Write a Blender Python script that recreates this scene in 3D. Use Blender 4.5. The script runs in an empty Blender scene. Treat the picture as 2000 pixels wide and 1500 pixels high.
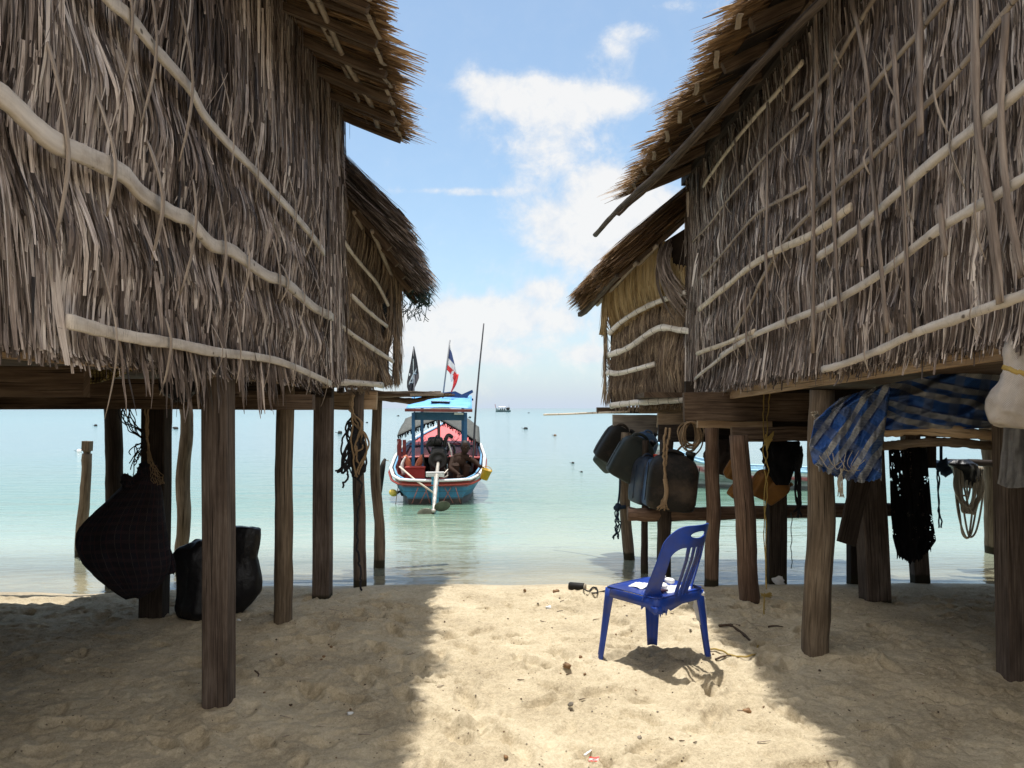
import math
EXPO = 0.72
SKY_K, SKY_SAT, CLOUD_K = 0.118, 0.95, 0.575
FILL_CLOUD_K = 1.85  # strength of the unseen clouds added to lift the shaded walls
CLOUDS = [(1050, 190, 125, 46, 1.05), (940, 165, 50, 40, .55), (1190, 195, 80, 30, .75), (1205, 95, 42, 60, .55), (1255, 60, 45, 22, .35),
          (1090, 275, 110, 75, .55), (1060, 390, 90, 120, .36), (1150, 440, 100, 45, .75), (1235, 385, 95, 55, .95), (1185, 350, 40, 22, .5),
          (1120, 500, 110, 40, .34), (1290, 480, 130, 100, .45), (930, 612, 95, 28, .95), (860, 660, 130, 45, .55), (1065, 565, 50, 22, .62),
          (1110, 620, 90, 40, .40), (1150, 690, 50, 16, .4), (960, 700, 90, 16, .35), (880, 372, 130, 7, .42), (930, 380, 60, 5, .3), (1330, 10, 80, 14, .35), (600, 600, 300, 120, .5), (1500, 600, 300, 160, .5), (1000, 690, 600, 110, .33)]
WATER_STOPS = [(0.20, (0.40, 0.38, 0.27)), (0.235, (0.28, 0.34, 0.26)), (0.275, (0.115, 0.215, 0.155)), (0.37, (0.13, 0.235, 0.255)), (0.50, (0.098, 0.245, 0.285)), (0.62, (0.055, 0.195, 0.24)), (0.75, (0.035, 0.14, 0.195)), (1.0, (0.05, 0.14, 0.22))]
WAVE_S = 0.42
HAZE_K = 0.57
DENOISE = True
import bpy, bmesh, math, random
import numpy as np
from mathutils import Vector, Matrix, Euler

R = random.Random(11)
NR = np.random.default_rng(11)
SC = bpy.context.scene
COL = SC.collection
F, CH, HX, HY = 1450.0, 1.5, 1000.0, 797.0     # focal length in photo pixels, eye height, vanishing point


def at(px, py, Y):
    return Vector(((px - HX) * Y / F, Y, CH + (HY - py) * Y / F))


def onx(px, py, x):
    return at(px, py, x * F / (px - HX))


def ong(px, py, z=0.0):
    return at(px, py, F * (CH - z) / (py - HY))


# ------------------------------------------------------------------ noise
def _h(i, j, s):
    n = (i * 374761393 + j * 668265263 + s * 974634777) & 0xFFFFFFFF
    n = ((n ^ (n >> 13)) * 1274126177) & 0xFFFFFFFF
    return ((n ^ (n >> 16)) & 0xFFFF) / 65535.0


def vn(x, y, s=0):
    x = np.asarray(x, float); y = np.asarray(y, float)
    i = np.floor(x).astype(np.int64); j = np.floor(y).astype(np.int64)
    u = x - i; v = y - j
    u = u * u * (3 - 2 * u); v = v * v * (3 - 2 * v)
    return ((_h(i, j, s) * (1 - u) + _h(i + 1, j, s) * u) * (1 - v)
            + (_h(i, j + 1, s) * (1 - u) + _h(i + 1, j + 1, s) * u) * v) * 2 - 1


def fb(x, y, s=0, o=4, g=0.5):
    a, t, f = 1.0, 0.0, 1.0
    for k in range(o):
        t = t + a * vn(np.asarray(x) * f + 17.3 * k, np.asarray(y) * f + 9.1 * k, s + k)
        a *= g; f *= 2.03
    return t


# ------------------------------------------------------------------ objects
ORG = {}


def link(o):
    COL.objects.link(o)
    return o


def tag(o, label=None, cat=None, group=None, kind=None):
    if label: o['label'] = label
    if cat: o['category'] = cat
    if group: o['group'] = group
    if kind: o['kind'] = kind
    return o


def thing(name, label, cat, loc, group=None, rz=0.0, local=False):
    o = link(bpy.data.objects.new(name, None))
    o.empty_display_size = 0.1
    o.location = loc
    o.rotation_euler = (0, 0, rz)
    ORG[o.name] = Vector((0, 0, 0)) if local else Vector(loc)
    return tag(o, label, cat, group)


class MB:
    """collects vertices, faces, per-vertex uv and colour; build() links ONE mesh object"""

    def __init__(s):
        s.V, s.Fq, s.U, s.C, s.n = [], [], [], [], 0

    def add(s, v, f, uv=None, c=None):
        v = np.asarray(v, float).reshape(-1, 3)
        k = len(v)
        uv = np.zeros((k, 2)) if uv is None else np.asarray(uv, float).reshape(-1, 2)
        if c is None:
            c = np.tile([0.5, 0.5, 0.5], (k, 1))
        else:
            c = np.asarray(c, float)
            if c.ndim == 1: c = np.tile(c, (k, 1))
        s.V.append(v); s.U.append(uv); s.C.append(c)
        if isinstance(f, np.ndarray):
            s.Fq.append((f + s.n))
        else:
            s.Fq.append([tuple(i + s.n for i in q) for q in f])
        s.n += k
        return s

    def grid(s, P, uv=None, c=None, wrap=False):
        P = np.asarray(P, float)
        m, n = P.shape[:2]
        idx = np.arange(m * n).reshape(m, n)
        if wrap:
            nx = np.roll(idx, -1, axis=1)
            q = np.stack([idx[:-1], nx[:-1], nx[1:], idx[1:]], -1).reshape(-1, 4)
        else:
            q = np.stack([idx[:-1, :-1], idx[:-1, 1:], idx[1:, 1:], idx[1:, :-1]], -1).reshape(-1, 4)
        if uv is None:
            a = np.linalg.norm(np.diff(P, axis=1), axis=2).mean(0)
            b = np.linalg.norm(np.diff(P, axis=0), axis=2).mean(1)
            uu = np.concatenate([[0], np.cumsum(a)]); vv = np.concatenate([[0], np.cumsum(b)])
            if wrap:
                tot = uu[-1] + np.linalg.norm(P[:, 0] - P[:, -1], axis=1).mean()
                uu = np.minimum(uu, tot - uu)
            uv = np.stack(np.meshgrid(uu, vv), -1).reshape(-1, 2)
        return s.add(P.reshape(-1, 3), q, uv, c)

    def loft(s, rings, caps=True, c=None):
        P = np.asarray(rings, float)
        m, n = P.shape[:2]
        base = s.n
        s.grid(P, wrap=True, c=c)
        if caps:
            s.Fq.append([tuple(base + i for i in range(n - 1, -1, -1)), tuple(base + (m - 1) * n + i for i in range(n))])
        return s

    def tube(s, path, r, n=8, caps=True, wob=0.0, flat=1.0, c=None, ring=None, up=None):
        P = np.asarray([tuple(p) for p in path], float)
        m = len(P)
        rr = np.asarray(r, float) if np.ndim(r) else np.full(m, float(r))
        if len(rr) != m: rr = np.interp(np.linspace(0, 1, m), np.linspace(0, 1, len(rr)), rr)
        T = np.gradient(P, axis=0)
        T /= np.linalg.norm(T, axis=1)[:, None] + 1e-12
        if up is None:
            up = np.array([0, 0, 1.0]) if abs(T[0][2]) < 0.9 else np.array([0, 1.0, 0])
        A = np.array(up, float)
        ang = np.arange(n) * 2 * math.pi / n
        if ring is None:
            ring = np.stack([np.cos(ang), np.sin(ang) * flat], 1)
        rings = []
        sd = R.random() * 50
        for i in range(m):
            A = A - T[i] * A.dot(T[i]); A /= np.linalg.norm(A) + 1e-12
            B = np.cross(T[i], A)
            k = rr[i] * (1 + wob * vn(ang * 1.3 + sd, np.full(len(ang), i * 0.7 + sd))) if wob else np.full(len(ring), rr[i])
            rings.append(P[i] + (ring[:, :1] * B + ring[:, 1:] * A) * k[:, None])
        return s.loft(rings, caps, c)

    def beam(s, p0, p1, w, h, up=(0, 0, 1), ch=0.12, seg=6, wob=0.0, c=None):
        p0 = np.array(tuple(p0)); p1 = np.array(tuple(p1))
        a, b = w / 2, h / 2
        k = min(a, b) * ch
        ring = np.array([(-a + k, -b), (a - k, -b), (a, -b + k), (a, b - k), (a - k, b), (-a + k, b), (-a, b - k), (-a, -b + k)])
        t = np.linspace(0, 1, seg + 1)[:, None]
        P = p0 + (p1 - p0) * t
        if wob: P = P + np.stack([fb(t[:, 0] * 3 + R.random() * 40, t[:, 0] * 0 + q, q, 2) * wob for q in range(3)], 1) * (1 if seg > 1 else 0)
        return s.tube(P, 1.0, ring=ring, n=8, up=up, c=c)

    def ell(s, c, r, M=None, nu=14, nv=9, e=1.0, jit=0.0, col=None):
        th = np.arange(nu) * 2 * math.pi / nu
        ph = np.linspace(-math.pi / 2 + 0.05, math.pi / 2 - 0.05, nv)
        sg = lambda q, p: np.sign(q) * np.abs(q) ** p
        X = sg(np.cos(ph), e)[:, None] * sg(np.cos(th), e)[None]
        Y = sg(np.cos(ph), e)[:, None] * sg(np.sin(th), e)[None]
        Z = np.repeat(sg(np.sin(ph), e)[:, None], nu, 1)
        P = np.stack([X * r[0], Y * r[1], Z * r[2]], -1)
        if jit:
            sd = R.random() * 90
            P *= (1 + jit * fb(X * 1.6 + sd + Z, Y * 1.6 + Z * 1.3 + sd, 3, 3))[..., None]
        if M is not None: P = P @ np.array(M.to_3x3()).T
        return s.loft(P + np.array(tuple(c)), True, col)

    def lathe(s, prof, c=(0, 0, 0), M=None, n=16, col=None):
        th = np.arange(n) * 2 * math.pi / n
        P = np.array([[(r * math.cos(t), r * math.sin(t), z) for t in th] for r, z in prof])
        if M is not None: P = P @ np.array(M.to_3x3()).T
        return s.loft(P + np.array(tuple(c)), True, col)

    def build(s, name, mat, parent=None, smooth=True, label=None, solid=0.0, kind=None):
        V = np.concatenate(s.V)
        if parent is not None:
            org = ORG[parent.name]
        else:
            lo, hi = V.min(0), V.max(0)
            org = Vector(((lo[0] + hi[0]) / 2, (lo[1] + hi[1]) / 2, lo[2]))
        me = bpy.data.meshes.new(name)
        faces = []
        for q in s.Fq: faces.extend(q.tolist() if isinstance(q, np.ndarray) else q)
        me.from_pydata((V - np.array(tuple(org))).tolist(), [], faces)
        li = np.empty(len(me.loops), np.int32); me.loops.foreach_get('vertex_index', li)
        ul = me.uv_layers.new(name='UVMap')
        ul.data.foreach_set('uv', np.concatenate(s.U)[li].astype(np.float32).ravel())
        ca = me.color_attributes.new('col', 'FLOAT_COLOR', 'POINT')
        C = np.concatenate(s.C)
        ca.data.foreach_set('color', np.concatenate([C, np.ones((len(C), 1))], 1).astype(np.float32).ravel())
        me.polygons.foreach_set('use_smooth', np.full(len(me.polygons), smooth))
        me.materials.append(mat)
        me.update()
        o = link(bpy.data.objects.new(name, me))
        if parent is not None:
            o.parent = parent
        else:
            o.location = org
        ORG[o.name] = Vector(org)
        if solid:
            md = o.modifiers.new('thickness', 'SOLIDIFY'); md.thickness = solid; md.offset = 0
        if label: o['label'] = label
        if kind: o['kind'] = kind
        return o


def spl(pts, n=8):
    """Catmull-Rom through the points"""
    P = np.array([tuple(p) for p in pts], float)
    if len(P) < 3:
        t = np.linspace(0, 1, n * max(1, len(P) - 1) + 1)[:, None]
        return P[0] + (P[-1] - P[0]) * t
    Q = np.concatenate([[2 * P[0] - P[1]], P, [2 * P[-1] - P[-2]]])
    out = []
    for i in range(1, len(Q) - 2):
        for k in range(n):
            t = k / n
            out.append(0.5 * (2 * Q[i] + (Q[i + 1] - Q[i - 1]) * t + (2 * Q[i - 1] - 5 * Q[i] + 4 * Q[i + 1] - Q[i + 2]) * t * t
                              + (3 * Q[i] - Q[i - 1] - 3 * Q[i + 1] + Q[i + 2]) * t ** 3))
    out.append(P[-1])
    return np.array(out)


def single(mb, name, mat, label, cat, group=None, kind=None, smooth=True, solid=0.0):
    return tag(mb.build(name, mat, None, smooth, solid=solid), label, cat, group, kind)


# ------------------------------------------------------------------ materials
class N:
    def __init__(s, name):
        s.m = bpy.data.materials.new(name); s.m.use_nodes = True
        s.t = s.m.node_tree; s.t.nodes.clear()
        s.out = s.n('ShaderNodeOutputMaterial')

    def n(s, ty, **kw):
        x = s.t.nodes.new(ty)
        for k, v in kw.items():
            if k in x.inputs.keys() and not hasattr(x, k): x.inputs[k].default_value = v
            else: setattr(x, k, v)
        return x

    def l(s, a, b): s.t.links.new(a, b)

    def math(s, op, a, b=None, c=None, clamp=False):
        x = s.t.nodes.new('ShaderNodeMath'); x.operation = op; x.use_clamp = clamp
        for i, q in enumerate((a, b, c)):
            if q is None: continue
            if isinstance(q, (int, float)): x.inputs[i].default_value = q
            else: s.l(q, x.inputs[i])
        return x.outputs[0]

    def ramp(s, fac, stops, interp='LINEAR'):
        x = s.t.nodes.new('ShaderNodeValToRGB'); x.color_ramp.interpolation = interp
        e = x.color_ramp.elements
        while len(e) < len(stops): e.new(0.5)
        for i, (p, c) in enumerate(stops):
            e[i].position = p; e[i].color = (*c, 1) if len(c) == 3 else c
        if fac is not None: s.l(fac, x.inputs[0])
        return x.outputs[0]

    def mix(s, fac, a, b, blend='MIX'):
        x = s.t.nodes.new('ShaderNodeMix'); x.data_type = 'RGBA'; x.blend_type = blend
        for i, q in ((0, fac), (6, a), (7, b)):
            if isinstance(q, (int, float)): x.inputs[i].default_value = q
            elif isinstance(q, tuple): x.inputs[i].default_value = (*q, 1)
            else: s.l(q, x.inputs[i])
        return x.outputs[2]

    def coords(s, kind, scale=(1, 1, 1), rand=0.0, rot=0.0):
        tc = s.t.nodes.new('ShaderNodeTexCoord')
        mp = s.t.nodes.new('ShaderNodeMapping')
        mp.inputs['Scale'].default_value = scale
        mp.inputs['Rotation'].default_value = (0, 0, rot)
        s.l(tc.outputs[kind], mp.inputs[0])
        if rand:
            oi = s.t.nodes.new('ShaderNodeObjectInfo')
            k = s.math('MULTIPLY', oi.outputs['Random'], rand)
            cb = s.t.nodes.new('ShaderNodeCombineXYZ')
            s.l(k, cb.inputs[0]); s.l(k, cb.inputs[1])
            s.l(cb.outputs[0], mp.inputs['Location'])
        return mp.outputs[0]

    def noise(s, vec, scale=1.0, detail=4.0, rough=0.55, dist=0.0):
        x = s.t.nodes.new('ShaderNodeTexNoise')
        x.inputs['Scale'].default_value = scale; x.inputs['Detail'].default_value = detail
        x.inputs['Roughness'].default_value = rough; x.inputs['Distortion'].default_value = dist
        s.l(vec, x.inputs['Vector'])
        return x.outputs[0]

    def bump(s, h, strength=0.4, dist=0.01, nrm=None):
        x = s.t.nodes.new('ShaderNodeBump')
        x.inputs['Strength'].default_value = strength; x.inputs['Distance'].default_value = dist
        s.l(h, x.inputs['Height'])
        if nrm is not None: s.l(nrm, x.inputs['Normal'])
        return x.outputs[0]

    def principled(s, col, rough=0.8, nrm=None, spec=0.3, metal=0.0, link=True):
        x = s.t.nodes.new('ShaderNodeBsdfPrincipled')
        if isinstance(col, tuple): x.inputs['Base Color'].default_value = (*col, 1)
        else: s.l(col, x.inputs['Base Color'])
        if isinstance(rough, (int, float)): x.inputs['Roughness'].default_value = rough
        else: s.l(rough, x.inputs['Roughness'])
        x.inputs['Specular IOR Level'].default_value = spec
        x.inputs['Metallic'].default_value = metal
        if nrm is not None: s.l(nrm, x.inputs['Normal'])
        if link: s.l(x.outputs[0], s.out.inputs[0])
        return x.outputs[0]


def m_wood(name, dark, mid, light, sx=70, sy=4, bump=0.5, rough=0.85, wet=False):
    a = N(name)
    v = a.coords('UV', (sx, sy, 1), 40)
    g = a.noise(v, 1.0, 7, 0.62, 0.5)
    v2 = a.coords('UV', (7, 2.2, 1), 70)
    b = a.noise(v2, 1.0, 4, 0.6)
    k = a.math('ADD', a.math('MULTIPLY', g, 0.62), a.math('MULTIPLY', b, 0.45))
    c = a.ramp(k, [(0.30, dark), (0.52, mid), (0.72, light)])
    cr = a.noise(a.coords('UV', (130, 1.6, 1), 90), 1.0, 3, 0.5, 0.2)
    crk = a.ramp(cr, [(0.34, (0.15, 0.15, 0.15)), (0.40, (1, 1, 1))])
    c = a.mix(1.0, c, crk, 'MULTIPLY')
    if wet:      # the band the tide keeps wet and grown over
        gp = a.n('ShaderNodeNewGeometry'); sep = a.n('ShaderNodeSeparateXYZ'); a.l(gp.outputs['Position'], sep.inputs[0])
        z = a.math('ADD', sep.outputs[2], a.math('MULTIPLY', b, 0.06))
        w = a.ramp(z, [(0.0, (1, 1, 1)), (0.02, (0, 0, 0))])
        c = a.mix(w, c, (0.035, 0.03, 0.018))
    nr = a.bump(a.math('ADD', k, a.math('MULTIPLY', cr, 0.6)), bump, 0.012)
    a.principled(c, rough, nr, 0.2)
    return a.m


def m_plain(name, col, rough=0.6, var=0.25, scale=6, bump=0.0, spec=0.35, metal=0.0, dirt=None):
    a = N(name)
    v = a.coords('Object', (1, 1, 1), 20)
    g = a.noise(v, scale, 6, 0.62)
    lo = tuple(x * (1 - var) for x in col); hi = tuple(min(1, x * (1 + var)) for x in col)
    c = a.ramp(g, [(0.32, lo), (0.68, hi)])
    if dirt:
        d = a.ramp(a.noise(v, scale * 0.45, 8, 0.7), [(0.5, (0, 0, 0)), (0.66, (1, 1, 1))])
        c = a.mix(a.math('MULTIPLY', d, 0.75), c, dirt)
    nr = a.bump(a.noise(v, scale * 6, 4, 0.6), bump, 0.01) if bump else None
    rg = a.math('ADD', a.math('MULTIPLY', g, 0.25), rough - 0.12)
    a.principled(c, rg, nr, spec, metal)
    return a.m


def m_thatch(name, stops, trans=0.0, streak=1.0):
    """leaf strips: 'col'.r is the strip's own colour number, .b a second one, uv runs along the strip"""
    a = N(name)
    at_ = a.n('ShaderNodeAttribute', attribute_name='col')
    sp = a.n('ShaderNodeSeparateColor'); a.l(at_.outputs['Color'], sp.inputs[0])
    g = a.noise(a.coords('UV', (330, 6, 1)), 1.0, 3, 0.6)
    g2 = a.noise(a.coords('UV', (60, 14, 1)), 1.0, 3, 0.6)
    k = a.math('ADD', sp.outputs[0], a.math('MULTIPLY', a.math('SUBTRACT', g, 0.5), 1.05 * streak))
    k = a.math('ADD', k, a.math('MULTIPLY', a.math('SUBTRACT', g2, 0.5), 0.5))
    c = a.ramp(k, stops)
    c = a.mix(a.math('MULTIPLY', sp.outputs[2], 0.35), c, (0.20, 0.16, 0.13))
    nr = a.bump(g, 0.35, 0.004)
    p = a.principled(c, 0.62, nr, 0.28, link=False)
    if trans:
        tr = a.n('ShaderNodeBsdfTranslucent')
        a.l(a.mix(0.5, c, (0.42, 0.24, 0.09)), tr.inputs[0])
        mx = a.n('ShaderNodeMixShader'); mx.inputs[0].default_value = trans
        a.l(p, mx.inputs[1]); a.l(tr.outputs[0], mx.inputs[2]); a.l(mx.outputs[0], a.out.inputs[0])
    else:
        a.l(p, a.out.inputs[0])
    return a.m


def m_bamboo(name, c0, c1, spots=0.5, node=0.0):
    a = N(name)
    v = a.coords('UV', (30, 3, 1), 30)
    g = a.noise(v, 1.0, 5, 0.6)
    c = a.ramp(g, [(0.3, c0), (0.65, c1)])
    vo = a.n('ShaderNodeTexVoronoi'); a.l(a.coords('UV', (13, 9, 1), 60), vo.inputs['Vector']); vo.inputs['Scale'].default_value = 1.0
    sp = a.ramp(vo.outputs['Distance'], [(0.07, (1, 1, 1)), (0.13, (0, 0, 0))])
    c = a.mix(a.math('MULTIPLY', sp, spots), c, (0.05, 0.035, 0.025))
    bl = a.ramp(a.noise(a.coords('UV', (9, 5, 1), 80), 1.0, 6, 0.7), [(0.48, (0, 0, 0)), (0.72, (1, 1, 1))])
    c = a.mix(a.math('MULTIPLY', bl, 0.5), c, (0.16, 0.115, 0.08))
    tk = a.noise(a.coords('UV', (26, 210, 1), 50), 1.0, 3, 0.6)          # small dark ticks across the bark
    tm = a.ramp(tk, [(0.56, (0, 0, 0)), (0.66, (1, 1, 1))]); ar = a.ramp(a.noise(a.coords('UV', (3, 4, 1), 90), 1.0, 3, 0.6), [(0.42, (0, 0, 0)), (0.6, (1, 1, 1))])
    c = a.mix(a.math('MULTIPLY', a.math('MULTIPLY', tm, ar), 0.6), c, (0.11, 0.085, 0.065))
    if node:
        uv = a.coords('UV'); sp_ = a.n('ShaderNodeSeparateXYZ'); a.l(uv, sp_.inputs[0]); oi = a.n('ShaderNodeObjectInfo')
        fr = a.math('FRACT', a.math('ADD', a.math('DIVIDE', a.math('ADD', sp_.outputs[1], a.math('MULTIPLY', g, 0.02)), node), oi.outputs['Random']))
        c = a.mix(a.math('MULTIPLY', a.math('LESS_THAN', fr, 0.006 / node), 0.8), c, (0.06, 0.045, 0.035))
    a.principled(c, 0.7, a.bump(a.math('ADD', g, tk), 0.35, 0.006), 0.2)
    return a.m


def m_rope(name, c0, c1, tw=160):
    a = N(name)
    w = a.n('ShaderNodeTexWave'); w.wave_type = 'BANDS'; w.bands_direction = 'DIAGONAL'
    a.l(a.coords('UV', (tw, tw, 1)), w.inputs[0]); w.inputs['Scale'].default_value = 0.5
    w.inputs['Distortion'].default_value = 1.0
    c = a.ramp(w.outputs['Fac'], [(0.1, c0), (0.8, c1)])
    a.principled(c, 0.9, a.bump(w.outputs['Fac'], 0.6, 0.004), 0.15)
    return a.m


def m_vcol(name, rough=0.5, spec=0.3, var=0.3, scale=9, dirt=(0.1, 0.08, 0.06), dirtk=0.5, plank=0.0):
    """paint colours are stored with the mesh, worn by noise"""
    a = N(name)
    q = a.n('ShaderNodeAttribute', attribute_name='col')
    v = a.coords('Object')
    g = a.noise(v, scale, 8, 0.7)
    c = a.mix(1.0, q.outputs['Color'], a.ramp(g, [(0.3, (1 - var,) * 3), (0.6, (1, 1, 1))]), 'MULTIPLY')
    d = a.ramp(a.noise(v, scale * 0.7, 9, 0.75), [(0.52, (0, 0, 0)), (0.75, (1, 1, 1))])
    c = a.mix(a.math('MULTIPLY', d, dirtk), c, dirt)
    if plank:
        sp = a.n('ShaderNodeSeparateXYZ'); a.l(v, sp.inputs[0])
        f = a.math('FRACT', a.math('DIVIDE', a.math('SUBTRACT', sp.outputs[2], a.math('MULTIPLY', sp.outputs[1], .05)), plank))
        c = a.mix(a.math('MULTIPLY', a.math('LESS_THAN', f, 0.12), 0.5), c, (0.03, 0.03, 0.03))
    a.principled(c, rough, a.bump(g, 0.15, 0.01), spec)
    return a.m


M = {}
M['thatch'] = m_thatch('weathered thatch', [(0.0, (0.016, 0.011, 0.009)), (0.30, (0.062, 0.045, 0.037)), (0.56, (0.20, 0.156, 0.133)), (0.78, (0.48, 0.405, 0.36)), (1.0, (0.76, 0.68, 0.61))])
M['thatch_tan'] = m_thatch('tan grass thatch', [(0.0, (0.045, 0.028, 0.017)), (0.35, (0.14, 0.098, 0.066)), (0.65, (0.29, 0.215, 0.148)), (1.0, (0.52, 0.40, 0.26))])
M['thatch_gold'] = m_thatch('yellow dry grass', [(0.0, (0.09, 0.055, 0.022)), (0.4, (0.30, 0.20, 0.085)), (0.75, (0.52, 0.38, 0.18)), (1.0, (0.66, 0.52, 0.30))], 0.15)
M['roof'] = m_thatch('roof thatch', [(0.0, (0.05, 0.028, 0.014)), (0.4, (0.17, 0.10, 0.05)), (0.7, (0.34, 0.215, 0.11)), (1.0, (0.48, 0.36, 0.22))], 0.20)
M['post'] = m_wood('grey brown post', (0.03, 0.021, 0.016), (0.09, 0.067, 0.053), (0.185, 0.148, 0.12), wet=True)
M['post_red'] = m_wood('red brown post', (0.045, 0.026, 0.018), (0.125, 0.078, 0.053), (0.24, 0.165, 0.115), wet=True)
M['post_tan'] = m_wood('tan round post', (0.045, 0.032, 0.021), (0.13, 0.097, 0.066), (0.25, 0.195, 0.138), wet=True)
M['post_dark'] = m_wood('dark post', (0.013, 0.009, 0.007), (0.034, 0.025, 0.019), (0.075, 0.057, 0.044), wet=True)
M['board'] = m_wood('floor board', (0.03, 0.019, 0.012), (0.095, 0.064, 0.043), (0.20, 0.145, 0.10), 50, 3)
M['board_tan'] = m_wood('tan board', (0.15, 0.095, 0.055), (0.36, 0.25, 0.155), (0.52, 0.39, 0.26), 40, 2.5)
M['board_grey'] = m_wood('grey board', (0.09, 0.075, 0.06), (0.24, 0.205, 0.17), (0.42, 0.37, 0.31), 50, 3)
M['log'] = m_wood('pale barkless log', (0.16, 0.10, 0.06), (0.46, 0.32, 0.19), (0.66, 0.52, 0.37), 26, 3)
M['dark'] = m_plain('plain dark matting', (0.035, 0.024, 0.018), 0.95, 0.4, 9, 0.3)  # one dark tone for backing sheets, inner walls and a net lump
M['branch'] = m_bamboo('pale stripped branch', (0.47, 0.41, 0.345), (0.66, 0.60, 0.53), 0.85)
M['bamboo'] = m_bamboo('pale bamboo', (0.50, 0.41, 0.30), (0.70, 0.61, 0.49), 0.5, 0.24)
M['bamboo_white'] = m_bamboo('white bamboo', (0.62, 0.57, 0.50), (0.82, 0.79, 0.73), 0.35, 0.12)
M['bamboo_old'] = m_bamboo('old bamboo', (0.22, 0.17, 0.13), (0.42, 0.35, 0.275), 0.6, 0.3)
M['strip'] = m_wood('split strip', (0.08, 0.06, 0.048), (0.22, 0.172, 0.14), (0.42, 0.35, 0.295), 60, 5)
M['lashing'] = m_wood('pale split lashing', (0.13, 0.10, 0.08), (0.33, 0.27, 0.22), (0.55, 0.47, 0.40), 70, 5)
# ------------------------------------------------------------------ camera, sun, sky
cam = link(bpy.data.objects.new('camera', bpy.data.cameras.new('camera')))
cam.data.sensor_width = 36; cam.data.lens = 36 * F / 2000; cam.data.shift_y = (HY - 750) / 2000
cam.data.clip_start = 0.05; cam.data.clip_end = 20000
cam.location = (0, 0, CH); cam.rotation_euler = (math.pi / 2, 0, 0)
SC.camera = cam
SUN = Vector((-0.062, 0.15, 1.0)).normalized()
sl = bpy.data.lights.new('sun', 'SUN'); sl.energy = 3.4; sl.angle = math.radians(0.55); sl.color = (1.0, 0.965, 0.91)
so = link(bpy.data.objects.new('sun', sl)); so.rotation_euler = (-SUN).to_track_quat('-Z', 'Y').to_euler(); so.location = (0, 0, 30)
SC.view_settings.view_transform = 'Standard'; SC.view_settings.look = 'None'
SC.view_settings.exposure = EXPO
SC.view_settings.gamma = 1.0
SC.cycles.max_bounces = 8; SC.cycles.diffuse_bounces = 4; SC.cycles.glossy_bounces = 3; SC.cycles.transparent_max_bounces = 12
SC.cycles.sample_clamp_indirect = 6.0
SC.cycles.use_denoising = DENOISE
try:
    SC.cycles.denoiser = 'OPENIMAGEDENOISE'
except Exception:
    pass


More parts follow.
